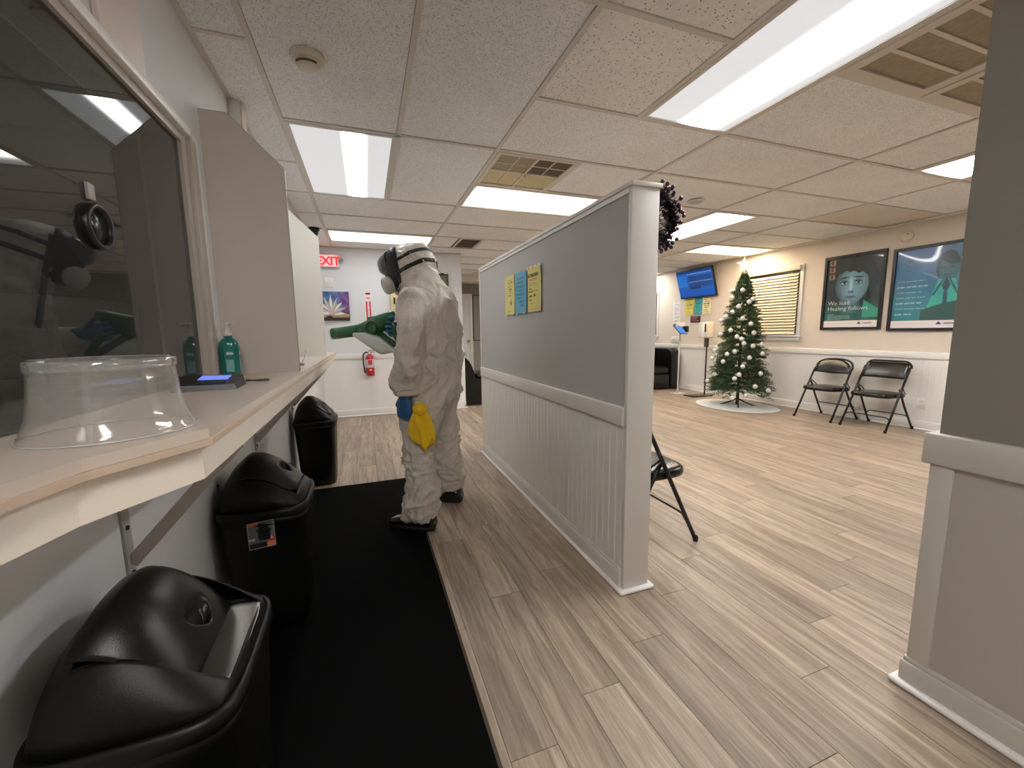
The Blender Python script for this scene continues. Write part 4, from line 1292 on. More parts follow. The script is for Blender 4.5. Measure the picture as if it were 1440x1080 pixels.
def folding_chair(name, label, group, square, loc, rz):
    t = thing(name, loc, label, 'folding chair', group, rz)
    L = lambda mb, nm, m: obj(nm, mb, m, t, local=True)
    R = 0.0115
    w = 0.225
    topy = -0.125
    foot = 0.245
    def side(s, z):  # long leg line
        k = (z-0.0)/0.74
        return Vector((s*(w-0.012*k), foot-0.5*z, z))
    for s in (-1, 1):
        L(MB().tube([side(s, .012), side(s, .25), side(s, .45), side(s, .56)], R, 8), 'front_leg', BLACKM)
        L(MB().tube([(s*(w-.026), 0.015, .465), (s*(w-.022), -.10, .26), (s*(w-.012), -.26, .012)], R*.95, 8), 'rear_leg', BLACKM)
        for fx_, fy_ in ((s*w, foot-.003), (s*(w-.012), -.262)):
            L(MB().lathe([(.0135, 0), (.0145, .004), (.0145, .022), (.012, .03)], (fx_, fy_, 0), n=10), 'foot_cap', DARK)
        L(MB().tube([(s*(w-.024), -.10, .41), (s*(w-.024), -.06, .445), side(s, .49)], .006, 6).tube([(s*(w-.024), -.04, .415), (s*(w-.022), .0, .46)], .005, 6), 'hinge', BLACKM)
    # back hoop
    pts = []
    if square:
        c = 0.065
        pts = [side(-1, .54), side(-1, .70)]
        for k in range(6):
            a = PI/2*k/5
            pts.append(Vector((-(w-.012)+c*(1-math.cos(a)), topy-.01, .70+.068*math.sin(a))))
        for k in range(6):
            a = PI/2*(1-k/5)
            pts.append(Vector(((w-.012)-c*(1-math.cos(a)), topy-.01, .70+.068*math.sin(a))))
        pts += [side(1, .70), side(1, .54)]
    else:
        pts = [side(-1, .54), side(-1, .62)]
        for k in range(13):
            a = PI*k/12
            pts.append(Vector((-(w-.012)*math.copysign(abs(math.cos(a))**.75, math.cos(a)), topy+.03-.04*math.sin(a), .645+.115*math.sin(a)**.8)))
        pts += [side(1, .62), side(1, .54)]
    L(MB().tube(pts, R, 8), 'back_frame', BLACKM)
    # padded back
    z0, z1 = .575, .755
    rings = []
    for i in range(13):
        k = -1+2*i/12
        xx = k*(w-.022)
        top = z1-(0.012*abs(k)**6 if square else 0.085*abs(k)**2.4)
        bot = z0+(0.0 if square else 0.01*abs(k))
        yb = -.076-.022*(1-k*k)
        th = .017*(1-abs(k)**6*.5)
        ring = []
        for j in range(12):
            a = 2*PI*j/12
            ca, sa = math.cos(a), math.sin(a)
            zz = (top+bot)/2+(top-bot)/2*math.copysign(abs(sa)**.5, sa)
            yy = yb-(zz-.665)*0.48+th*math.copysign(abs(ca)**.8, ca)
            ring.append(Vector((xx, yy, zz)))
        rings.append(ring)
    L(MB().loft(rings), 'backrest', VINYL)
    # seat
    rings = []
    for z, s in ((.366, .95), (.368, .985), (.385, 1.0), (.402, .99), (.412, .95), (.418, .82), (.421, .4)):
        rings.append([Vector((p.x, p.y, p.z+(p.y)*0.02)) for p in superring(0, .02, z, (w-.024)*s, .205*s, 32, 4)])
    L(MB().loft(rings), 'seat', VINYL)
    if square:
        for yy, zz, ww in ((.172, .16, w-.002), (-.20, .155, w-.016)):
            L(MB().tube([(-ww, yy, zz-.03), (-ww+.03, yy, zz-.003), (-ww+.07, yy, zz), (ww-.07, yy, zz), (ww-.03, yy, zz-.003), (ww, yy, zz-.03)], .0065, 7), 'stretcher', BLACKM)
    else:
        L(MB().tube([(-w+.016, -.195, .165), (w-.016, -.195, .165)], .0065, 7), 'stretcher', BLACKM)
    return t


folding_chair('folding_chair', 'black folding chair with arched back, nearer the Christmas tree', 'folding chairs', False, (5.53, 3.47, 0), PI/2)
folding_chair('folding_chair', 'black folding chair with squared back, in front of the wall outlet', 'folding chairs', True, (5.53, 2.915, 0), PI/2)
folding_chair('folding_chair', 'black folding chair standing against the half wall, mostly hidden behind it', 'folding chairs', True, (1.405, 1.865, 0), -PI/2)

# ================================================================== RIGHT WALL ITEMS
XW = XR


def face_print(u, v):
    """large blue-toned portrait poster"""
    if v < .095:
        return (232, 226, 226)
    n = noise.noise(Vector((u*6, v*6, 4.2)))
    top = (40+12*n, 54+14*n, 58+14*n)
    low = (38+10*n, 92+22*n, 88+20*n)
    k = max(0, min(1, (0.45-v)/.3))
    c = [top[i]*(1-k)+low[i]*k for i in range(3)]
    # hair, neck, face
    if ((u-.47)/.47)**2+((v-.66)/.40)**2 < 1 and v > .33:
        c = [34+9*n, 46+10*n, 50+10*n]
    if abs(u-.48) < .17 and .20 < v < .46:
        q = abs(u-.48)/.17
        c = [70-20*q, 116-26*q, 122-26*q]
    fx = (u-.48)/(.30-.10*max(0, (.55-v)/.25)**2)
    fy = (v-.60)/.29
    d = fx*fx+fy*fy
    fringe = .80-.13*abs(u-.40)-.10*max(0, u-.6)+.012*math.sin(u*40)
    if d < 1 and v < fringe:
        sh = 1.0-.30*d-.26*max(0, -fx-.1)+.06*n
        c = [122*sh, 166*sh, 184*sh]

        def blob(u0, v0, a, b_, col, pw=1.0):
            q = ((u-u0)/a)**2+((v-v0)/b_)**2
            if q < 1:
                k_ = (1-q)**pw
                for i_ in range(3):
                    c[i_] = c[i_]*(1-k_)+col[i_]*k_
        for e_ in (.345, .60):
            blob(e_, .640, .085, .05, (64, 96, 112), .6)          # socket
            blob(e_, .632, .060, .017, (196, 214, 220), .5)       # eye white
            blob(e_+.005, .634, .026, .018, (22, 34, 40), .25)    # iris
            blob(e_, .650, .072, .010, (26, 38, 44), .4)          # lash line
            blob(e_, .700-.10*abs(u-.47)+.02, .10, .014, (40, 56, 62), .4)
        blob(.475, .60, .030, .12, (150, 196, 212), .5)           # nose ridge
        blob(.475, .505, .065, .018, (70, 104, 120), .6)          # nose base
        blob(.445, .500, .016, .010, (34, 52, 60), .5)
        blob(.510, .500, .016, .010, (34, 52, 60), .5)
        blob(.475, .432, .105, .026, (84, 104, 122), .5)          # lips
        blob(.475, .434, .105, .006, (44, 58, 70), .4)
        blob(.475, .385, .06, .014, (92, 130, 146), .6)
    # shoulder patch of green at lower right
    if u > .72 and v < .28-.5*(u-.72)+.1 and v > .14:
        c = [54, 150, 128]
    # small inset pictures at the upper left
    for q in (.90, .80, .70):
        if .05 < u < .145 and q < v < q+.075:
            c = [176, 128, 96] if (u-.097)**2/.0012+(v-q-.04)**2/.0008 > 1 else [88, 58, 46]
    return tuple(max(0, min(255, x)) for x in c)


def man_print(u, v):
    if v < .095:
        return (232, 226, 226)
    n = noise.noise(Vector((u*5, v*5, 8.2)))
    k = max(0, min(1, (v-.15)/.8))
    c = [52+20*k+10*n, 128-14*k+12*n, 140+26*k+10*n]
    if u > .45:
        j = (u-.45)*1.2
        c = [c[0]-10*j, c[1]+10*j-10*k, c[2]-44*j]
    # head and collar of a man in a shirt with a tie
    hx, hy = (u-.72)/.15, (v-.74)/.19
    if hx*hx+hy*hy < 1:
        c = [50+12*n, 96+14*n, 110+12*n] if v < .80+.04*math.sin(u*14) and not hx < -.72 else [34+8*n, 58+10*n, 70+10*n]
        if abs(hy+.05) < .045 and (.2 < abs(hx) < .55):
            c = [36, 66, 78]
        if abs(hy+.52) < .035 and abs(hx) < .3:
            c = [38, 70, 82]
    if v < .60 and abs(u-.72) < .36*(.72-v)+.06 and v > .12:
        c = [66+10*n, 168+14*n, 158+12*n]
        if abs(abs(u-.72)-(.60-v)*.62-.035) < .012 and v > .4:
            c = [34, 62, 70]
    # tie
    if abs(u-.72) < .055-.5*abs(v-.52) and .44 < v < .60:
        c = [40, 72, 88]
    if abs(u-.72) < .028 and .2 < v < .44:
        c = [46, 84, 98]
    # dark sleeve band low right
    if v < .22+.10*math.sin((u-.4)*3.2) and u > .42:
        c = [48, 86, 84]
    # lines of small print, too small to read
    if u < .5 and v < .66:
        for q in range(7):
            if abs(v-(.60-.07*q)) < .006 and .05 < u < (.44, .48, .40, .46, .42, .47, .3)[q] and int(u*60) % 5:
                c = [150, 190, 206]
    return tuple(max(0, min(255, x)) for x in c)


PFRAME = mat('poster_frame_black', (28, 26, 28), .3, noise_amt=.05)
PPR = mat_print('poster_print', 0.25, coat=0.55)
LOGO = mat('logo_blue', (52, 60, 128), .5)
PTXT = mat('poster_white', (226, 236, 236), .5)
PSUB = mat('poster_subtext', (128, 178, 176), .5)
PGREY = mat('poster_grey', (150, 144, 156), .6)
for nm, lab, y0, y1, z0, z1, fn, wave in (
        ('framed_poster', 'framed portrait poster reading We lead Healing follows', 3.118, 3.80, 1.128, 2.072, face_print, 0.0008),
        ('framed_poster', 'framed blue poster of a man in a tie, next to the near wall end', 2.36, 3.052, 1.108, 2.04, man_print, 0.005)):
    t = thing(nm, (XW, (y0+y1)/2, z0), lab, 'poster', 'framed posters on the right wall')
    obj('frame', frame_rect(MB(), 'x', y0, y1, z0, z1, XW-.03, XW, .032), PFRAME, t)
    iy0, iy1, iz0, iz1 = y0+.03, y1-.03, z0+.03, z1-.03
    wv = (lambda u, v, w=wave: 0.004+w*math.sin(u*5+v*3)*math.sin(v*6.5+u*1.5))
    ps = print_grid('printed_sheet', fn, 90, 120, (XW-.010, iy1, iz0), (0, iy0-iy1, 0), (0, 0, iz1-iz0), PPR, t, bulge=wv)
    W_, H_ = iy1-iy0, iz1-iz0
    pt = lambda u, v, d=.0205: Vector((XW-d, iy1-W_*u, iz0+H_*v))
    if fn is face_print:
        text_obj('headline', 'We lead.', .075, pt(.07, .325), (0, -1, 0), (0, 0, 1), PTXT, ps, bold=-.0014)
        text_obj('headline', 'Healing follows.', .075, pt(.07, .245), (0, -1, 0), (0, 0, 1), PTXT, ps, bold=-.0014)
        g = MB()
        for q in range(5):
            a, bb = pt(.07, .19-.018*q), pt((.2, .5, .5, .5, .34)[q], .185-.018*q)
            g.box(XW-.0206, XW-.0201, bb.y, a.y, bb.z, a.z)
        obj('small_print', g, PSUB, ps)
    else:
        text_obj('headline', 'Our', .075, pt(.08, .80), (0, -1, 0), (0, 0, 1), PSUB, ps, bold=-.0005)
    # logo strip: triangle and a short word-like bar
    A, B, C_ = pt(.64, .045), pt(.72, .045), pt(.68, .082)
    obj('logo_mark', MB().add([A, B, C_], [(0, 1, 2)]), LOGO, ps)
    a, bb = pt(.745, .068), pt(.90, .05)
    obj('logo_word', MB().box(XW-.0206, XW-.0201, bb.y, a.y, bb.z, a.z), PGREY, ps)
    a, bb = pt(.06, .062), pt(.55, .054)
    obj('small_print', MB().box(XW-.0206, XW-.0201, bb.y, a.y, bb.z, a.z), mat('poster_pale', (206, 198, 200), .6), ps)

# window with blinds behind the tree, and a second one farther left
SLAT = mat('blind_slat', (236, 224, 196), .45, noise_amt=.02)
def blind_window(num, y0, y1, z0, z1, lab):
    w = thing('window_%d' % num, (XW, (y0+y1)/2, z0), lab, 'window', kind='structure')
    obj('casing', MB().rbox(XW-.022, XW, y0-.05, y0, z0, z1, .003).rbox(XW-.022, XW, y1, y1+.05, z0, z1, .003).rbox(XW-.022, XW, y0-.05, y1+.05, z1, z1+.05, .003), TRIM, w)
    obj('sill', MB().rbox(XW-.045, XW, y0-.07, y1+.07, z0-.03, z0, .004).rbox(XW-.02, XW, y0-.05, y1+.05, z0-.085, z0-.03, .003), TRIM, w)
    obj('pane', MB().box(XW-.002, XW, y0, y1, z0, z1), mat('night_pane', (70, 64, 54), .2), w)
    obj('valance', MB().rbox(XW-.062, XW-.022, y0-.02, y1+.02, z1-.03, z1+.035, .005), SLAT, w)
    n = int((z1-.04-z0-.03)/.0425)
    Ms = None
    me = MB().box(-.024, .024, y0+.006, y1-.006, -.0013, .0013).mesh('blind_slat', Vector((0, (y0+y1)/2, 0)))
    me.materials.append(SLAT)
    for k in range(n):
        o = obj('blind_slat', me, SLAT, w)
        o.location = Vector((XW-.038, (y0+y1)/2, z0+.045+k*.0425))-wloc(w)
        o.rotation_euler = (0, rad(-52), 0)
    obj('bottom_rail', MB().rbox(XW-.058, XW-.024, y0+.004, y1-.004, z0+.005, z0+.026, .004), SLAT, w)
    cd = MB()
    for q in (.14, .86):
        yy = y0+(y1-y0)*q
        cd.tube([(XW-.062, yy, z0+.02), (XW-.062, yy, z1-.02)], .0012, 5)
    cd.tube([(XW-.066, y0+.09, z1-.05), (XW-.066, y0+.09, z0+.42), (XW-.066, y0+.10, z0+.40)], .0022, 5)
    obj('cord', cd, mat('blind_cord', (206, 190, 160), .7), w)
blind_window(2, 4.13, 5.02, 1.06, 2.0, 'window with closed cream slatted blind behind the tree')
blind_window(3, 7.12, 8.0, 1.04, 1.92, 'second blind covered window farther along the right wall past the screen')

# television
tv = thing('television', (XW-.1, 5.95, 1.74), 'wall mounted television with blue screen, tilted down above the notices', 'television')
A = Vector((XW-.05, 6.40, 1.735)); B = Vector((XW-.05, 5.545, 1.735))
Tt = Vector((XW-.20, 6.40, 2.235))
ey = (Tt-A).normalized(); ex_ = (B-A).normalized(); en = ex_.cross(ey)
hh = (Tt-A).length; ww = (B-A).length
Mt = Matrix(((ex_.x, ey.x, en.x, A.x), (ex_.y, ey.y, en.y, A.y), (ex_.z, ey.z, en.z, A.z), (0, 0, 0, 1)))
obj('bezel', MB().rbox(0, ww, 0, hh, -.045, 0, .006, M=Mt), BLACKP, tv)


def tvp(u, v):
    c = (30+12*v, 84+26*v, 176+30*v)
    if v < .05:
        c = (24, 60, 130)
    if .33 < u < .98 and .36 < v < .80:
        c = (34, 78, 150)
    if .33 < u < .98 and .56 < v < .585:
        c = (110, 146, 196)
    if .30 < u < .98 and .86 < v < .90:
        c = (120, 160, 214)
    if u < .28 and .4 < v < .84:
        c = (46, 116, 210)
    if v > .92:
        c = (26, 70, 140)
    return c


print_grid('screen', tvp, 60, 40, Mt @ Vector((.012, .016, .0008)), ex_*(ww-.024), ey*(hh-.03), mat_print('tv_print', .15, emit=.42), tv)
obj('wall_bracket', MB().box(XW-.11, XW, 5.85, 6.1, 1.9, 2.1), BLACKM, tv)
# notices under the television
def note_lines(base, ink, rows, seed):
    rnd = random.Random(seed)
    ln = [(rnd.uniform(.45, .9), rnd.uniform(.0, .1)) for _ in range(rows)]
    def fn(u, v):
        k = (1-v)*rows
        i = int(k)
        if 0 <= i < rows and .3 < k-i < .62 and .1+ln[i][1] < u < ln[i][0] and int(u*37+i*3) % 5:
            return ink
        return base
    return fn
YELN, TEALN, CRM = (226, 212, 96), (70, 170, 178), (232, 222, 176)
nprint = mat_print('notice_print', .8)
for k, (ya, yb, za, zb, base, lab) in enumerate((
        (6.315, 6.115, 1.425, 1.74, YELN, 'yellow notice under the left end of the television'),
        (6.085, 5.895, 1.43, 1.755, TEALN, 'teal notice between the yellow notices under the television'),
        (5.885, 5.685, 1.42, 1.745, CRM, 'pale yellow curled notice under the right end of the television'))):
    t = thing('wall_notice', (XW, (ya+yb)/2, za), lab, 'notice', 'notices under the television')
    print_grid('sheet', note_lines(base, (90, 90, 80), 9, k), 20, 30, (XW-.004, ya, za), (0, yb-ya, 0), (0, .008*(k-1), zb-za), nprint, t, bulge=lambda u, v: .003+.03*(1-v)**2*abs(u-.5))
    g = MB()
    for q in (.15, .5, .85):
        yy = ya+(yb-ya)*q
        g.box(XW-.006, XW-.002, yy-.014, yy+.014, zb-.012, zb+.016)
    obj('tape', g, mat('clear_tape', (214, 208, 190), .3), t)
for k, (za, zb) in enumerate(((1.475, 1.715), (1.215, 1.465))):
    o = print_grid('wall_notice', (lambda u, v, f=note_lines((222, 222, 222), (150, 150, 152), 11, 9+k), k=k: (110, 108, 108) if (k == 1 and v < .2 and .05 < u < .95) else f(u, v)), 16, 26, (XW-.004, 6.645, za), (0, -.2, 0), (0, 0, zb-za), nprint)
    tag(o, ['upper white notice on the wall left of the television', 'lower white notice with grey foot on the wall left of the hand stand'][k], 'notice', 'white notices')
t = thing('wall_plaque', (XW, 6.05, 1.285), 'small dark maroon plaque with pale lettering below the teal notice', 'plaque')
obj('plate', MB().rbox(XW-.012, XW, 5.935, 6.17, 1.285, 1.405, .003), mat('maroon_plate', (66, 30, 48), .4), t)
g = MB()
for q, (a, bb) in enumerate(((.1, .8), (.1, .65), (.1, .9))):
    g.box(XW-.0135, XW-.012, 6.17-.235*bb, 6.17-.235*a, 1.378-.032*q, 1.386-.032*q)
obj('lettering', g, mat('plaque_text', (206, 150, 150), .5), t)
t = thing('switch_plate', (XW, 6.54, .9), 'white switch plate on the wall above the sofa arm', 'switch')
obj('plate', MB().rbox(XW-.034, XW-.026, 6.43, 6.65, .90, 1.02, .003), WHITEP, t)
for yy in (6.48, 6.54, 6.60):
    obj('toggle', MB().rbox(XW-.042, XW-.034, yy-.012, yy+.012, .94, .98, .002), IVORY, t)
t = thing('wall_outlet', (XW, 2.655, .24), 'white wall outlet right of the squared folding chair', 'outlet')
obj('plate', MB().rbox(XW-.016, XW-.010, 2.62, 2.695, .24, .355, .003), WHITEP, t)
for z in (.268, .312):
    obj('socket', MB().rbox(XW-.0185, XW-.0158, 2.64, 2.675, z, z+.026, .003), IVORY, t)

# hand sanitizer stand
t = thing('sanitizer_stand', (5.52, 5.45, 0), 'black floor stand carrying a white hand sanitizer dispenser', 'sanitizer stand')
obj('base', MB().rbox(5.2, 5.62, 5.36, 5.6, 0, .018, .006), BLACKM, t)
obj('pole', MB().tube([(5.53, 5.46, .015), (5.53, 5.46, .97)], .013, 10), BLACKM, t)
obj('bracket', MB().rbox(5.48, 5.57, 5.452, 5.476, .85, 1.02, .003), mat('bracket_grey', (92, 90, 88), .45), t)
obj('dispenser', MB().rbox(5.44, 5.57, 5.36, 5.47, 1.01, 1.28, .02, 3), mat('dispenser_cream', (226, 216, 196), .35), t)
obj('side_housing', MB().rbox(5.335, 5.438, 5.37, 5.47, 1.02, 1.27, .014, 3), WHITEP, t)
obj('window_slot', MB().rbox(5.375, 5.405, 5.364, 5.372, 1.11, 1.25, .002), DARK, t)
# tablet kiosk
t = thing('tablet_kiosk', (5.3, 5.85, 0), 'tablet kiosk on a thin clear post left of the sanitizer stand', 'tablet')
obj('base', MB().rbox(5.18, 5.42, 5.76, 5.94, 0, .012, .004), mat('kiosk_base', (206, 202, 196), .4), t)
obj('post', MB().rbox(5.285, 5.315, 5.85, 5.862, .012, 1.08, .003), mat('kiosk_post', (206, 206, 206), .25), t)
Mk = Matrix.Translation((5.27, 5.80, 1.15)) @ Matrix.Rotation(rad(22), 4, 'Z') @ Matrix.Rotation(rad(48), 4, 'X')
obj('tablet', MB().rbox(-.15, .13, -.095, .095, -.008, .008, .006, M=Mk), BLACKP, t)
obj('screen', MB().rbox(-.14, .12, -.085, .085, .008, .0095, .0005, M=Mk).rbox(-.02, .02, -.015, .015, .0095, .0098, .0001, M=Mk), mat_emit('tablet_blue', (0.05, 0.16, 0.5), .7), t)
obj('holder', MB().rbox(5.36, 5.43, 5.78, 5.86, 1.11, 1.22, .008), BLACKP, t)
obj('header_card', MB().rbox(5.22, 5.42, 5.87, 5.876, 1.19, 1.29, .001), PAPER, t)

# ================================================================== NOTICES AND WREATH ON THE HALF WALL
def yellow1(u, v):
    base = (214, 204, 128)
    if abs(u-.62)*1.6+abs(v-.30) < .11 and .19 < v < .41:
        return (88, 84, 72)
    for q, (a, b_) in enumerate(((.3, .8), (.32, .8), (.34, .7), (.3, .75), (.4, .72), (.38, .7), (.35, .8), (.36, .66))):
        if abs(v-(.88-.055*q)) < .012 and a < u < b_ and int(u*50+q) % 4:
            return (110, 106, 84)
    if abs(v-.09) < .02 and .3 < u < .7 and int(u*40) % 3:
        return (176, 160, 90)
    return base


def blue1(u, v):
    for q in range(8):
        if abs(v-(.84-.093*q)) < .022 and (.22, .2, .16, .15, .14, .2, .3, .45)[q] < u < (.8, .78, .76, .72, .74, .68, .72, .78)[q] and int(u*34+q*2) % 4:
            return (62, 120, 148)
    return (98, 168, 194)


def yellow2(u, v):
    base = (216, 206, 124)
    if v < .1:
        base = (216, 192, 128)
    for q, (vv, a, b_, c, h_) in enumerate(((.72, .12, .72, (196, 120, 90), .014), (.65, .1, .62, (168, 150, 96), .012), (.60, .1, .66, (150, 140, 96), .012), (.53, .1, .32, (96, 92, 72), .014),
            (.455, .08, .38, (58, 54, 46), .018), (.465, .44, .74, (120, 112, 84), .008), (.36, .08, .36, (52, 48, 44), .02), (.365, .42, .62, (52, 48, 44), .02), (.27, .1, .3, (90, 86, 68), .016), (.19, .12, .46, (140, 132, 84), .01))):
        if abs(v-vv) < h_ and a < u < b_ and int(u*40+q) % 5:
            return c
    return base


TAPE = mat('clear_tape_bright', (236, 234, 224), .15, coat=.5)
for ya, yb, fn, lab, nt in ((2.945, 2.74, yellow1, 'yellow notice with a small dark cube picture on the half wall', 0),
                            (2.728, 2.512, blue1, 'blue notice between two yellow ones on the half wall', 1),
                            (2.49, 2.278, yellow2, 'yellow notice headed ATTENTION on the half wall', 2)):
    t = thing('paper_notice', (DX0, (ya+yb)/2, 1.28), lab, 'notice', 'paper notices on the half wall')
    ns = print_grid('sheet', fn, 36, 60, (DX0-.002, ya, 1.28), (0, yb-ya, 0), (0, 0, .277), mat_print('notice_sheet', .75), t, bulge=lambda u, v: -.002+.02*abs(v-.45)**2*(1 if u > .5 else .4)-.0)
    if nt == 2:
        text_obj('heading', 'ATTENTION', .029, (DX0-.0075, ya-.022, 1.495), (0, -1, 0), (0, 0, 1), INK, ns, bold=.0006)
        g = MB()
        for q in range(4):
            yy = ya-.01-q*.062
            g.box(DX0-.0075, DX0-.0045, yy-.02, yy+.02, 1.548, 1.563)
        obj('tape', g, TAPE, t)
    else:
        g = MB()
        for q in (.2, .8):
            yy = ya+(yb-ya)*q
            g.box(DX0-.0062, DX0-.0042, yy-.018, yy+.018, 1.272, 1.283)
        obj('tape', g, TAPE, t)

wc = Vector((DX1+0.022, 1.47, 1.62))
t = thing('tinsel_wreath', wc, 'purple and black tinsel wreath hung at the top end of the half wall', 'wreath')
rg = random.Random(3)


def wreath_pt(a):
    # ring hung from the wall face and standing out into the room, flattened on the wall side
    ca, sa = math.cos(a), math.sin(a)
    x = wc.x+(.098*ca if ca > 0 else .008*ca)
    return Vector((x, wc.y-.02+.015*ca, wc.z+.10*sa))


core = [wreath_pt(2*PI*k/40) for k in range(41)]
obj('core', MB().tube(core, .009, 6), mat('wreath_core', (30, 34, 30), .6), t)
tin, tin2 = MB(), MB()
for k in range(3800):
    a = rg.uniform(0, 2*PI)
    if math.cos(a) < -.2 and rg.random() < .75:
        continue
    c = wreath_pt(a)
    d = Vector((rg.gauss(0, 1), rg.gauss(0, 1), rg.gauss(0, 1))).normalized()
    L = rg.uniform(.022, .046)
    s = d.orthogonal().normalized()*rg.uniform(.0022, .0045)
    e = c+d*L
    e.x = max(e.x, DX1+.004)
    (tin if k % 4 else tin2).add([c-s, c+s, e+s*.5, e-s*.5], [(0, 1, 2, 3)])
obj('tinsel', tin, mat('tinsel_dark', (28, 34, 32), .45), t, kind='stuff')
obj('purple_tinsel', tin2, mat('tinsel_purple', (84, 26, 66), .4), t, kind='stuff')
for k in range(60):
    a = rg.uniform(-1.9, 1.9)
    c = wreath_pt(a)
    d = Vector((abs(rg.gauss(0, 1)), rg.gauss(0, 1), rg.gauss(0, 1))).normalized()
    e = c+d*rg.uniform(.036, .056)
    e.x = max(e.x, DX1+.012)
    obj('berry', MB().sphere(e, .0085, 8, 6).tube([c, e], .0012, 4), (mat('berry_dark', (36, 22, 44), .2, coat=.3), mat('berry_wine', (92, 24, 54), .2, coat=.3))[k % 2], t)

# ================================================================== CHRISTMAS TREE
TX, TY = 5.20, 4.50
TR, TZ0, TZ1 = 0.47, 0.20, 1.95
tr = thing('christmas_tree', (TX, TY, 0), 'green artificial Christmas tree hung with silver baubles by the window', 'tree')
obj('trunk', MB().tube([(TX, TY, .03), (TX, TY, 1.0), (TX, TY, 1.93)], [.022, .018, .006], 8), mat('tree_trunk', (70, 54, 40), .8), tr)
for k in range(4):
    a = PI/4+k*PI/2
    obj('stand_leg', MB().tube([(TX, TY, .12), (TX+.1*math.cos(a), TY+.1*math.sin(a), .07), (TX+.24*math.cos(a), TY+.24*math.sin(a), .012)], .012, 6), mat('stand_green', (38, 44, 38), .5), tr)
rg = random.Random(11)
fol, fol2 = MB(), MB()


def cone_r(z):
    k = (z-TZ0)/(TZ1-TZ0)
    return max(.025, TR*(1-k)**0.64)


NB = 620


def twig(p0, dr, L, st_, rise, droop):
    side = Vector((-dr.y, dr.x, 0)).normalized()
    nn = max(6, int(L*(1-st_)/.011))
    mm = fol if rg.random() < .68 else fol2
    for q in range(nn):
        f_ = st_+(1-st_)*q/nn
        c = p0+dr*L*f_+Vector((0, 0, rise*L*f_-droop*L*f_*f_))
        for s_ in range(3):
            th = rg.uniform(0, 2*PI)
            o_ = side*math.cos(th)+Vector((0, 0, 1))*math.sin(th)
            d = (dr*rg.uniform(.4, 1.0)+o_*rg.uniform(.6, 1.1)).normalized()
            ln = rg.uniform(.026, .044)
            w_ = d.cross(Vector((rg.random(), rg.random(), rg.random()))).normalized()*.0030
            mm.add([c-w_, c+w_, c+d*ln], [(0, 1, 2)])


for b in range(NB):
    k = (b+rg.random())/NB
    z = TZ0+.03+(TZ1-TZ0-.05)*(k**1.15)
    a = b*2.39996+rg.uniform(-.2, .2)
    L = cone_r(z)*rg.uniform(.80, 1.08)
    dr = Vector((math.cos(a), math.sin(a), 0))
    rise, droop = rg.uniform(-.02, .25), .16
    p0 = Vector((TX, TY, z))
    twig(p0, dr, L, .30, rise, droop)
    for sg in (-1, 1):
        f_ = rg.uniform(.45, .7)
        c = p0+dr*L*f_+Vector((0, 0, rise*L*f_-droop*L*f_*f_))
        a2 = a+sg*rg.uniform(.5, .9)
        twig(c, Vector((math.cos(a2), math.sin(a2), 0)), L*rg.uniform(.28, .42), 0, rise, droop)
for q in range(30):
    twig(Vector((TX, TY, 1.80+.13*q/30)), Vector((math.cos(q*2.4), math.sin(q*2.4), .9)).normalized(), .05, 0, .5, 0)
obj('foliage', fol, mat('fir_green', (52, 78, 46), .6, noise_amt=.25, noise_scale=14), tr, kind='stuff')
obj('light_foliage', fol2, mat('fir_green_light', (88, 110, 66), .6, noise_amt=.2, noise_scale=14), tr, kind='stuff')
# skirt
sk = MB()
rings = []
for r_, z_ in ((.62, .003), (.625, .007), (.6, .012), (.4, .016), (.2, .022), (.06, .03)):
    rings.append([Vector((TX+r_*(1+.012*math.sin(5*t_)+.008*math.sin(11*t_))*math.cos(t_)*.78, TY+.04+r_*(1+.012*math.sin(5*t_))*math.sin(t_), max(.0035, z_+.004*math.sin(9*t_+r_*9)*(1 if r_ < .6 else .2)))) for t_ in [2*PI*k/64 for k in range(64)]])
sk.loft(rings)
tag(obj('tree_skirt', sk, mat('skirt_felt', (206, 206, 204), .9, noise_amt=.08, noise_scale=8, bump=.3, bump_scale=90)), 'round white felt skirt on the floor under the Christmas tree', 'tree skirt')
# star
sc_ = Vector((TX-.02, TY, 2.075))
vd = Vector((sc_.x, sc_.y, 0)).normalized()
sx = Vector((vd.y, -vd.x, 0))
pts = []
for k in range(10):
    a = PI/2+PI*k/5
    r_ = .105 if k % 2 == 0 else .044
    pts.append(sc_+sx*r_*math.cos(a)+Vector((0, 0, r_*math.sin(a))))
st = MB().add(pts+[sc_-vd*.022, sc_+vd*.022], [(k, (k+1) % 10, 10) for k in range(10)]+[((k+1) % 10, k, 11) for k in range(10)])
t = thing('star_topper', (TX-.02, TY, 1.93), 'white five pointed star on top of the Christmas tree', 'star')
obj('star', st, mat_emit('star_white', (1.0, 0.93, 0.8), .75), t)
obj('clip', MB().tube([(TX, TY, 1.9), (TX-.01, TY, 1.99)], [.012, .006], 8), mat('star_clip', (214, 206, 190), .4), t)
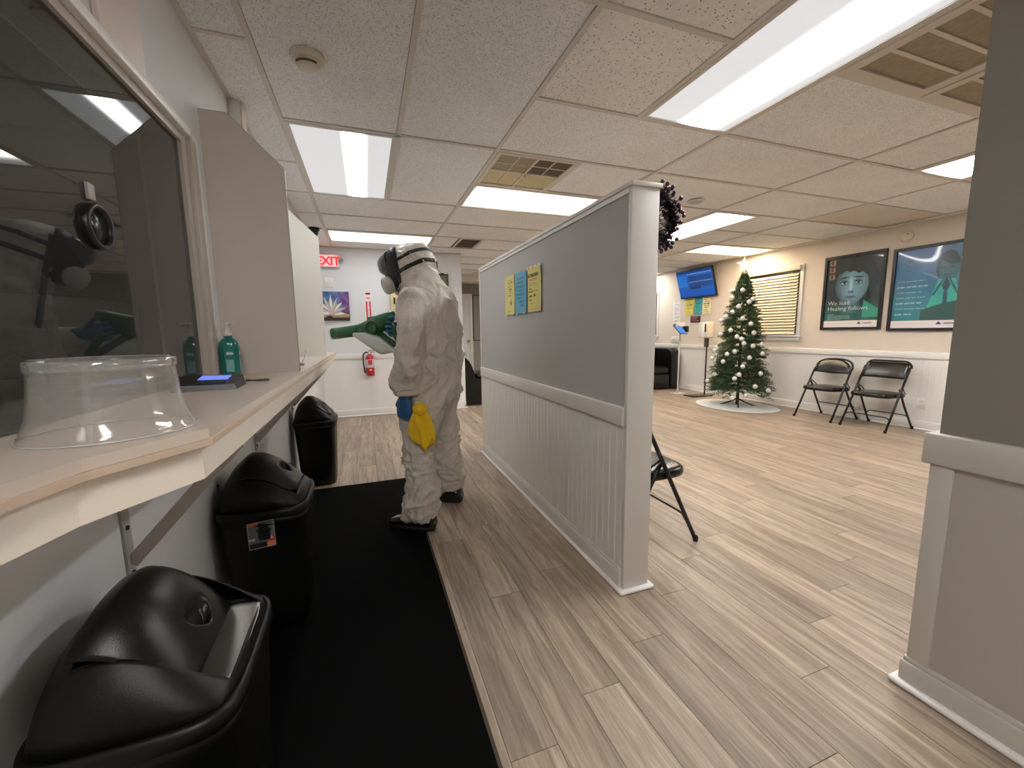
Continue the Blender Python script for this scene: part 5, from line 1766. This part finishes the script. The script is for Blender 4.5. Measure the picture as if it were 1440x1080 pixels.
# baubles near the branch tips, on the side that faces the room
BAUB = [(5.092, 4.425, 1.704), (5.043, 4.549, 1.605), (5.087, 4.615, 1.704), (5.177, 4.326, 1.571), (4.980, 4.473, 1.399), (4.974, 4.580, 1.337), (5.019, 4.335, 1.300), (5.014, 4.697, 1.284), (5.091, 4.259, 1.224), (4.922, 4.440, 1.138), (4.939, 4.342, 1.045), (5.111, 4.220, 1.098), (4.922, 4.612, 1.082), (4.967, 4.288, 1.013), (4.982, 4.260, 0.953), (5.075, 4.192, 0.916), (5.209, 4.169, 0.936), (4.894, 4.326, 0.838), (4.852, 4.413, 0.798), (4.899, 4.680, 0.840), (5.203, 4.145, 0.809), (5.015, 4.186, 0.753), (4.823, 4.448, 0.690), (4.889, 4.709, 0.721), (4.935, 4.216, 0.632), (4.791, 4.561, 0.502), (4.892, 4.230, 0.519), (4.852, 4.266, 0.462), (5.138, 4.098, 0.536), (5.040, 4.091, 0.360), (4.924, 4.132, 0.232), (5.018, 4.412, 1.472), (5.119, 4.333, 1.532), (5.243, 4.050, 0.298), (4.805, 4.247, 0.193), (4.821, 4.715, 0.386)]
mbau = MB().sphere((0, 0, 0), .031, 16, 10).mesh('bauble')
SILV = mat('silver_bauble', (226, 226, 228), .32, metal=.35, coat=.3)
mbau.materials.append(SILV)
mcap = MB().lathe([(.008, .028), (.008, .038), (.004, .041), (.0005, .041)], n=8).mesh('cap')
mcap.materials.append(STEEL)
rows_ = [Vector(p) for p in BAUB]
order = sorted(rows_, key=lambda p: -p.z)
words_n = ['first', 'second', 'third', 'fourth', 'fifth', 'sixth', 'seventh', 'eighth', 'ninth', 'tenth', 'eleventh', 'twelfth', 'thirteenth', 'fourteenth', 'fifteenth', 'sixteenth', 'seventeenth', 'eighteenth']
bands = [('upper', [p for p in order if p.z > 1.38]), ('middle', [p for p in order if .82 < p.z <= 1.38]), ('lower', [p for p in order if p.z <= .82])]
bands = [(b_, sorted(l_, key=lambda p: -p.z)) for b_, l_ in bands]
for bn, lst in bands:
    for q, p in enumerate(lst):
        t = thing('bauble', p, 'silver bauble on the tree, %s from the top in its %s third' % (words_n[q], bn), 'bauble', 'silver baubles on the Christmas tree')
        o = obj('ball', mbau, SILV, t)
        o = obj('cap', mcap, STEEL, t)

# ================================================================== PERSON IN WHITE SUIT
def remeshed(mb, vox, smooth=4, fac=0.6):
    me = mb.mesh('tmp_body')
    o = bpy.data.objects.new('tmp_body', me)
    COL.objects.link(o)
    m = o.modifiers.new('r', 'REMESH'); m.mode = 'VOXEL'; m.voxel_size = vox; m.use_smooth_shade = True
    s = o.modifiers.new('s', 'SMOOTH'); s.iterations = smooth; s.factor = fac
    dg = bpy.context.evaluated_depsgraph_get()
    out = bpy.data.meshes.new_from_object(o.evaluated_get(dg))
    bpy.data.objects.remove(o)
    bpy.data.meshes.remove(me)
    return out


def ering(c, rx, ry, n=28, e=2.3, tilt=0.0):
    r = []
    for p in superring(0, 0, 0, rx, ry, n, e):
        q = Vector(p)
        if tilt:
            q = Matrix.Rotation(tilt, 3, 'X') @ q
        r.append(Vector(c)+q)
    return r


PR = (0.36, 2.5, 0.0)
man = thing('person', PR, 'person in white hooded coverall and black respirator mask aiming a green sprayer', 'person', rz=rad(55))
body = MB()
# trunk
body.loft([ering((0, -.02, .74), .155, .13), ering((0, -.02, .82), .19, .155), ering((0, -.02, .95), .205, .165), ering((0, -.02, 1.1), .20, .16), ering((0, -.02, 1.22), .212, .16),
           ering((0, -.015, 1.32), .212, .145), ering((0, .0, 1.39), .185, .12), ering((0, .025, 1.435), .125, .105), ering((0, .045, 1.48), .088, .09), ering((0, .06, 1.53), .08, .085)])
# hood
HC = Vector((0, .095, 1.553))
HM = Matrix.Translation(HC) @ Matrix.Rotation(rad(-18), 4, 'X')
body.sphere(HC, 1.0, 28, 20, (.112, .135, .138), Matrix.Rotation(rad(-18), 3, 'X'))
body.sphere(HC+Vector((0, -.045, .02)), 1.0, 24, 16, (.095, .10, .105))
body.loft([ering((0, .0, 1.36), .185, .125), ering((0, .015, 1.41), .15, .118), ering((0, .03, 1.46), .118, .108), ering((0, .055, 1.52), .103, .105), ering((0, .08, 1.58), .09, .09)])
# legs
for s in (-1, 1):
    body.loft([ering((s*.085, -.015, .90), .115, .14), ering((s*.11, -.01, .78), .112, .13), ering((s*.14, .005, .62), .094, .108), ering((s*.17, .012, .48), .082, .092), ering((s*.19, -.005, .34), .077, .087),
               ering((s*.202, -.015, .22), .078, .088), ering((s*.207, -.012, .15), .086, .10), ering((s*.208, -.008, .11), .080, .095), ering((s*.208, -.005, .085), .066, .082)])
# left arm, hanging
LA = [Vector((-.14, -.005, 1.365)), Vector((-.198, -.01, 1.335)), Vector((-.245, -.02, 1.22)), Vector((-.262, -.02, 1.10)), Vector((-.258, .0, .97)), Vector((-.242, .03, .87)), Vector((-.235, .04, .825))]
body.tube(LA, [.055, .068, .078, .079, .08, .078, .064], 20)
# right arm, reaching forward to the sprayer
RA = [Vector((.14, 0, 1.365)), Vector((.198, .0, 1.33)), Vector((.235, .03, 1.22)), Vector((.245, .09, 1.13)), Vector((.21, .16, 1.14)), Vector((.160, .238, 1.168))]
body.tube(RA, [.055, .068, .076, .076, .068, .052], 20)
bm_ = remeshed(body, .0085, 4, .5)
# creases of the loose fabric
bm = bmesh.new(); bm.from_mesh(bm_)
bm.normal_update()
nrm = [v.normal.copy() for v in bm.verts]
def ridge(p, sx, sy, sz, o):
    v = noise.noise(Vector((p.x*sx+o, p.y*sy-o, p.z*sz+o*2)))
    return 1-min(1, abs(v)*2.6)
for v, nn_ in zip(bm.verts, nrm):
    p = v.co
    w = noise.noise(p*5)*.12
    q = Vector((p.x+w, p.y-w, p.z+w))
    d = .020*(ridge(q, 6, 6, 2.6, 3.1)**3)+.012*(ridge(q, 13, 13, 6, 7.7)**3)
    if p.z < .75:                                    # trouser legs gather towards the cuffs
        k = (.75-p.z)/.65
        d += (.006+.014*k)*ridge(q, 6, 6, 13+7*k, 12.3)**2
    if p.x < -.16 and .78 < p.z < 1.2:               # sleeve
        d += .011*ridge(q, 6, 6, 11, 21.0)**2
    if 1.36 < p.z < 1.52:                            # neck gathers
        d += .008*ridge(q, 16, 16, 4, 5.0)**2
    if p.z > 1.5:
        d *= .75
    if p.z > 1.60:
        d += .004*ridge(q, 22, 22, 9, 2.0)**2
    v.co = p+nn_*(d-.009)
bm.to_mesh(bm_); bm.free()
for _ in range(1):
    pass
SUIT = bpy.data.materials.new('suit_fabric')
SUIT.use_nodes = True
_b = SUIT.node_tree.nodes['Principled BSDF']
_b.inputs['Base Color'].default_value = (*s2l((206, 198, 186)), 1)
_b.inputs['Roughness'].default_value = .5
_b.inputs['Subsurface Weight'].default_value = 0.0
_tc = SUIT.node_tree.nodes.new('ShaderNodeTexCoord')
_n = SUIT.node_tree.nodes.new('ShaderNodeTexNoise'); _n.inputs['Scale'].default_value = 26; _n.inputs['Detail'].default_value = 6; _n.inputs['Distortion'].default_value = 1.6
SUIT.node_tree.links.new(_tc.outputs['Object'], _n.inputs['Vector'])
_bp = SUIT.node_tree.nodes.new('ShaderNodeBump'); _bp.inputs['Strength'].default_value = .55; _bp.inputs['Distance'].default_value = .012
SUIT.node_tree.links.new(_n.outputs['Fac'], _bp.inputs['Height']); SUIT.node_tree.links.new(_bp.outputs['Normal'], _b.inputs['Normal'])
bm_.materials.clear(); bm_.materials.append(SUIT)
suit = bpy.data.objects.new('coverall', bm_)
COL.objects.link(suit); suit.parent = man
bm_.polygons.foreach_set('use_smooth', [True]*len(bm_.polygons))
bmt = bmesh.new(); bmt.from_mesh(bm_)
BV = BVHTree.FromBMesh(bmt)
# elastic cuffs
Lo = lambda nm, mb, m: obj(nm, mb, m, man, local=True)


def band(c, nrm_, width, a0=0.0, a1=2*PI, n=64, lift=.003, ref=Vector((0, 0, 1))):
    """flat strap lying on the suit where the plane through c with normal nrm_ cuts it"""
    c = Vector(c); nz = Vector(nrm_).normalized()
    x = (ref-nz*ref.dot(nz)).normalized(); y = nz.cross(x)
    rows_b = []
    for k in range(n+1):
        a = a0+(a1-a0)*k/n
        d = x*math.cos(a)+y*math.sin(a)
        rr = []
        for o_ in (-width/2, 0, width/2):
            hit = BV.ray_cast(c+nz*o_+d*.5, -d, .5)
            p = hit[0] if hit[0] is not None else c+nz*o_+d*.1
            rr.append(((p-(c+nz*o_)).length, c+nz*o_, d))
        rows_b.append(rr)
    # smooth the radii so that the strap bridges the creases
    mb = MB()
    rings = []
    m_ = len(rows_b)
    for k in range(m_):
        rad_ = []
        for j in range(3):
            vals = [rows_b[(k+q) % m_][j][0] if abs(a1-a0-2*PI) < 1e-6 else rows_b[min(m_-1, max(0, k+q))][j][0] for q in (-2, -1, 0, 1, 2)]
            rad_.append(max(sum(vals)/5, rows_b[k][j][0]))
        r_ = sum(rad_)/3
        p0, p1 = rows_b[k][0], rows_b[k][2]
        ring = [p0[1]+p0[2]*(rad_[0]+lift*.2), p0[1]+p0[2]*(rad_[0]+lift), p1[1]+p1[2]*(rad_[2]+lift), p1[1]+p1[2]*(rad_[2]+lift*.2)]
        rings.append(ring)
    mb.loft(rings, cap=True)
    return mb


STRAP = mat('mask_rubber', (20, 20, 21), .5, bump=.1, bump_scale=300)
Lo('mask_strap', band(HC+Vector((0, 0, .045)), Vector((0, .42, 1)), .021), STRAP)
Lo('mask_strap', band(HC+Vector((0, 0, -.03)), Vector((0, .42, 1)), .023), STRAP)
Lo('mask_strap', band(HC+Vector((0, .035, -.045)), Vector((0, 1.0, -.25)), .024, PI*0.16, PI*1.84, ref=Vector((0, 0, 1))), STRAP)
# respirator: facepiece, lens, cartridges
MF = Matrix.Translation(HC+Vector((0, .052, -.005))) @ Matrix.Rotation(rad(-16), 4, 'X')
fp = MB()
rings = []
for (y, s, dz) in ((-.005, 1.0, 0), (.02, 1.04, 0), (.045, 1.02, -.004), (.075, .9, -.012), (.10, .7, -.026), (.118, .42, -.04), (.124, .12, -.045)):
    rings.append([MF @ Vector((p.x, y, p.y+dz)) for p in superring(0, 0, 0, .098*s, .125*s, 30, 2.6)])
fp.loft(rings)
Lo('facepiece', fp, STRAP)
ln = MB()
rings = []
for (y, s) in ((.05, 1.0), (.066, 1.02), (.098, .95), (.128, .78), (.147, .5), (.153, .15)):
    rings.append([MF @ Vector((p.x, y, p.y+.042)) for p in superring(0, 0, 0, .086*s, .066*s, 28, 3)])
ln.loft(rings)
Lo('visor', ln, mat('smoked_visor', (46, 48, 50), .12, coat=.6))
Lo('visor_rim', MB().tube([MF @ Vector((.090*math.copysign(abs(math.cos(a))**.7, math.cos(a)), .058, .042+.071*math.copysign(abs(math.sin(a))**.7, math.sin(a)))) for a in [2*PI*k/32 for k in range(33)]], .006, 8), BLACKP)
Lo('nose_cup', MB().loft([[MF @ Vector((p.x, y, p.y-.065)) for p in superring(0, 0, 0, .05*s, .045*s, 20, 2.4)] for y, s in ((.06, 1), (.11, .95), (.14, .7), (.15, .3))]), BLACKP)
CART = mat('filter_grey', (190, 188, 180), .6, noise_amt=.06, noise_scale=30)
for s in (-1, 1):
    ax = Vector((s*.62, .62, -.30)).normalized()
    c0 = MF @ Vector((s*.055, .075, -.082))
    rot = ax.to_track_quat('Z', 'Y').to_matrix().to_4x4()
    Mc = Matrix.Translation(c0) @ rot @ Matrix.Scale(1.18, 4)
    Lo('filter_cartridge', MB().lathe([(.02, -.01), (.038, .004), (.043, .012), (.044, .032), (.041, .044), (.032, .05), (.0005, .051)], n=28, M=Mc), CART)
    Lo('cartridge_collar', MB().lathe([(.024, -.02), (.036, -.006), (.036, .004), (.024, .006)], n=24, M=Mc), BLACKP)
Lo('collar_flap', MB().loft([ering((0, .115, 1.37), .055, .03, 20), ering((0, .125, 1.41), .05, .028, 20), ering((0, .13, 1.45), .04, .02, 20)]), mat('suit_flap', (214, 206, 176), .6))
# shoes
SHOE = mat('black_shoe', (14, 14, 14), .18, coat=.4, noise_amt=.05)
SOLE = mat('shoe_sole', (18, 17, 17), .6)
for s in (-1, 1):
    fx, fy = s*.208, .03
    sh = MB()
    prof = [(-.125, .036, .05), (-.118, .042, .075), (-.08, .046, .092), (-.02, .046, .095), (.04, .047, .075), (.09, .05, .058), (.13, .046, .046), (.155, .034, .036), (.166, .014, .026)]
    rings = []
    for (y, w_, h_) in prof:
        rings.append([Vector((fx+p.x, fy+y, .018+h_/2+p.y)) for p in superring(0, 0, 0, w_, h_/2, 20, 2.6)])
    sh.loft(rings)
    Lo('shoe', sh, SHOE)
    Lo('shoe_sole', MB().loft([[Vector((fx+p.x*w_, fy+.02+p.y, z)) for p in superring(0, 0, 0, .050, .148, 28, 2.6)] for z, w_ in ((.0085, .96), (.012, 1.0), (.024, 1.0), (.03, .96))]), SOLE)


def hand(wrist, d, n, thumb_side, curls, sc=1.05, thumb_curl=.55):
    """Gloved hand as one surface. d: towards the fingers, n: palm normal, curls: bend per finger (rad per joint)."""
    d = Vector(d).normalized(); n = Vector(n); n = (n-d*n.dot(d)).normalized()
    s = d.cross(n)*thumb_side
    W = Vector(wrist)
    P = lambda a, b, c: W+(d*a+s*b+n*c)*sc
    mb = MB()
    mb.loft([[P(a, x*w_, y*h_) for x, y in [(math.cos(2*PI*k/16), math.sin(2*PI*k/16)) for k in range(16)]] for a, w_, h_ in
             ((-.035, .028, .023), (0, .029, .021), (.03, .040, .019), (.06, .044, .018), (.085, .043, .016), (.098, .038, .012))])
    lens = ((.043, .027, .022), (.047, .031, .024), (.043, .029, .023), (.034, .022, .020))
    for f in range(4):
        b = .031-.0205*f
        p = P(.082-.004*abs(f-1), b, 0)
        pts, rs = [P(.055, b*.9, 0), p], [.010, .0105]
        ang = 0
        dirs = d
        for j in range(3):
            ang += curls[f]*(.9, 1.1, .8)[j]
            dirs = d*math.cos(ang)+n*math.sin(ang)+s*(.05*(1.5-f))
            p = p+dirs.normalized()*lens[f][j]*sc
            pts.append(p); rs.append((.0098, .009, .0078)[j])
        mb.tube(pts, [r_*sc for r_ in rs], 10)
    # thumb leaves the side of the palm near its base
    p = P(.022, .032, .006)
    pts, rs = [P(.012, .018, .004), p], [.013, .0135]
    dirs = (d*.62+s*.70+n*.35)
    for j, L in enumerate((.042, .031, .025)):
        p = p+dirs.normalized()*L*sc
        pts.append(p); rs.append((.0118, .0105, .0088)[j])
        dirs = dirs-s*thumb_curl*.8+n*thumb_curl*.6
    mb.tube(pts, [r_*sc for r_ in rs], 10)
    return remeshed(mb, .0036, 3, .5)


GLOVE = mat('blue_nitrile', (44, 98, 146), .4, bump=.25, bump_scale=60, noise_amt=.08)
hl = hand((-.24, .045, .80), (0, .06, -1), (1, -.25, 0), -1, (.95, 1.05, 1.1, 1.1), sc=1.28)
o = obj('left_glove', hl, GLOVE, man)
hr = hand((.152, .240, 1.176), (-.12, 1, .10), (-1, 0, 0), 1, (1.05, 1.1, 1.1, 1.15), sc=1.12)
o = obj('right_glove', hr, GLOVE, man)
for m_ in (hl, hr):
    m_.materials.clear(); m_.materials.append(GLOVE)
    m_.polygons.foreach_set('use_smooth', [True]*len(m_.polygons))
CUFF = mat('suit_cuff', (206, 198, 186), .6, bump=.4, bump_scale=80)
cu = MB()
for z, r_ in ((.822, .070), (.806, .074), (.788, .068), (.776, .060), (.780, .056), (.80, .055), (.815, .058)):
    pass
cu.loft([[Vector((-.238+(r_+.004*math.sin(5*a))*math.cos(a), .032+(r_+.004*math.sin(4*a+1))*math.sin(a), z)) for a in [2*PI*k/32 for k in range(32)]] for z, r_ in ((.865, .066), (.842, .073), (.822, .072), (.810, .066), (.812, .060), (.83, .058))], cap=False)
Lo('sleeve_cuff', cu, CUFF)

# ---- sprayer: local frame of the person, but a thing of its own
Mman = Matrix.Translation(Vector(PR)) @ Matrix.Rotation(rad(55), 4, 'Z')
hub = Vector((.11, .436, 1.20))
G0 = Mman @ hub
gun = thing('sprayer', G0, 'green handheld sprayer with translucent tank in the gloved right hand', 'sprayer', rz=rad(55))
GREEN = mat('green_sprayer_plastic', (22, 84, 44), .32, coat=.15, bump=.05, bump_scale=300)
GDARK = mat('dark_green_plastic', (14, 58, 32), .4)
Go = lambda nm, mb, m: obj(nm, mb, m, gun, local=True)
tl = Vector((0, 1, -.125)).normalized()
tu = Vector((0, .125, 1)).normalized()


def gring(yy, zz, rx, rz_, n=24, e=2.4):
    return [tl*yy+tu*(zz+p.y)+Vector((p.x, 0, 0)) for p in superring(0, 0, 0, rx, rz_, n, e)]


Go('body', MB().loft([gring(-.155, .062, .012, .014), gring(-.14, .056, .026, .03), gring(-.09, .03, .04, .052), gring(-.03, .012, .046, .062), gring(.03, .004, .045, .056), gring(.08, .0, .040, .045), gring(.14, -.004, .036, .038)]), GREEN)
Go('barrel', MB().loft([gring(.13, -.004, .036, .037), gring(.14, -.004, .0385, .0395), gring(.27, -.002, .037, .038), gring(.335, 0, .038, .039), gring(.335, 0, .030, .031), gring(.25, 0, .028, .028)], cap=True), GREEN)
Go('nozzle_ring', MB().loft([gring(.333, 0, .039, .040), gring(.347, 0, .0385, .0395), gring(.347, 0, .031, .032), gring(.333, 0, .030, .031)], cap=False), mat('nozzle_white', (222, 226, 224), .4))
Go('nozzle_core', MB().loft([gring(.26, 0, .028, .028), gring(.325, 0, .026, .026), gring(.328, 0, .012, .012)]), mat('nozzle_dark', (28, 46, 36), .5))
for s in (-1, 1):
    Mh = Matrix.Translation((s*.043, 0.005, -.002)) @ Matrix.Rotation(s*PI/2, 4, 'Y')
    Go('side_disc', MB().lathe([(.044, -.01), (.044, .006), (.038, .009), (.034, .005), (.0005, .006)], n=28, M=Mh), GDARK if s > 0 else GREEN)
    Go('disc_ring', MB().lathe([(.036, .004), (.038, .0105), (.034, .0105), (.033, .004)], n=28, M=Mh, cap=False), GDARK)
# top sight bump
Go('top_ridge', MB().rbox(-.016, .016, -.12, .05, .045, .072, .01, M=Matrix.Rotation(rad(-8), 4, 'X')), GREEN)
# handle loop: rear grip and lower strut
Go('grip', MB().tube([tl*-.085+tu*.045, tl*-.105+tu*.0, tl*-.125+tu*-.05, tl*-.15+tu*-.11, tl*-.175+tu*-.16], [.02, .021, .02, .02, .018], 12), GREEN)
Go('lower_strut', MB().tube([tl*-.02+tu*-.045, tl*-.07+tu*-.085, tl*-.12+tu*-.13, tl*-.165+tu*-.165, tl*-.19+tu*-.16], [.024, .022, .022, .022, .02], 12), GREEN)
Go('inner_pad', MB().tube([tl*-.05+tu*-.035, tl*-.095+tu*-.078, tl*-.15+tu*-.125], [.012, .013, .011], 10), mat('pad_white', (206, 212, 208), .5))
Go('trigger', MB().rbox(-.008, .008, -.085, -.066, -.04, .012, .005), BLACKP)
# translucent tank slung under the barrel, sloping back
tk = []
for yy, z1_, z0_, hw in ((.165, -.042, -.056, .030), (.15, -.034, -.066, .042), (.06, -.03, -.122, .048), (-.03, -.06, -.178, .05), (-.045, -.068, -.182, .05), (-.10, -.112, -.172, .048), (-.15, -.148, -.164, .036)):
    zc, hz_ = (z1_+z0_)/2, (z1_-z0_)/2
    tk.append([Vector((p.x, yy, zc+p.y)) for p in superring(0, 0, 0, hw, hz_, 24, 4)])
Go('tank', MB().loft(tk), mat('translucent_tank', (196, 202, 196), .35, coat=.2, noise_amt=.06, noise_scale=12))
Go('tank_cap', MB().lathe([(.02, 0), (.022, .006), (.022, .02), (.016, .024)], (0, .05, -.07), n=18), GDARK)

# ---- yellow cloth held in the left hand
cl_c = Mman @ Vector((-.262, -.035, .718))
cloth = thing('yellow_cloth', cl_c, 'bright yellow cleaning cloth hanging from the left blue glove', 'cloth', rz=rad(55))
rg = random.Random(5)
rings = []
for i in range(23):
    k = i/22
    z = .035-.225*k
    base = .026+.027*math.sin(min(1, k*1.25)*PI*.62) if k < .9 else .045*(1-k)/.1*.8+.010
    if k < .12:
        base = .034
    ring = []
    for j in range(40):
        a = 2*PI*j/40
        fold = 1+.24*math.sin(3*a+2.2*k+.4)+.17*math.sin(5*a-3*k)+.09*math.sin(9*a+5*k)
        rx, ry = base*fold*.78, base*fold*1.15
        ring.append(Vector((rx*math.cos(a)-.018*k, ry*math.sin(a)-.040*k**.8-.02, z+(.020*math.sin(3*a+1)+.012*math.sin(5*a))*k)))
    rings.append(ring)
Yc = mat('yellow_microfiber', (240, 196, 22), .95, bump=.5, bump_scale=160, noise_amt=.1, noise_scale=30, sheen=.3)
obj('hanging_fold', MB().loft(rings), Yc, cloth, local=True)
kn = MB()
kn.sphere((-.012, -.035, .028), .034, 20, 14, (1.0, 1.15, .9))
kp = [Vector((-.03+.0, -.035+.028*math.cos(a), .026+.026*math.sin(a))) for a in [2*PI*k/20 for k in range(21)]]
kn.tube(kp, .010, 8)
obj('bunched_top', kn, Yc, cloth, local=True)
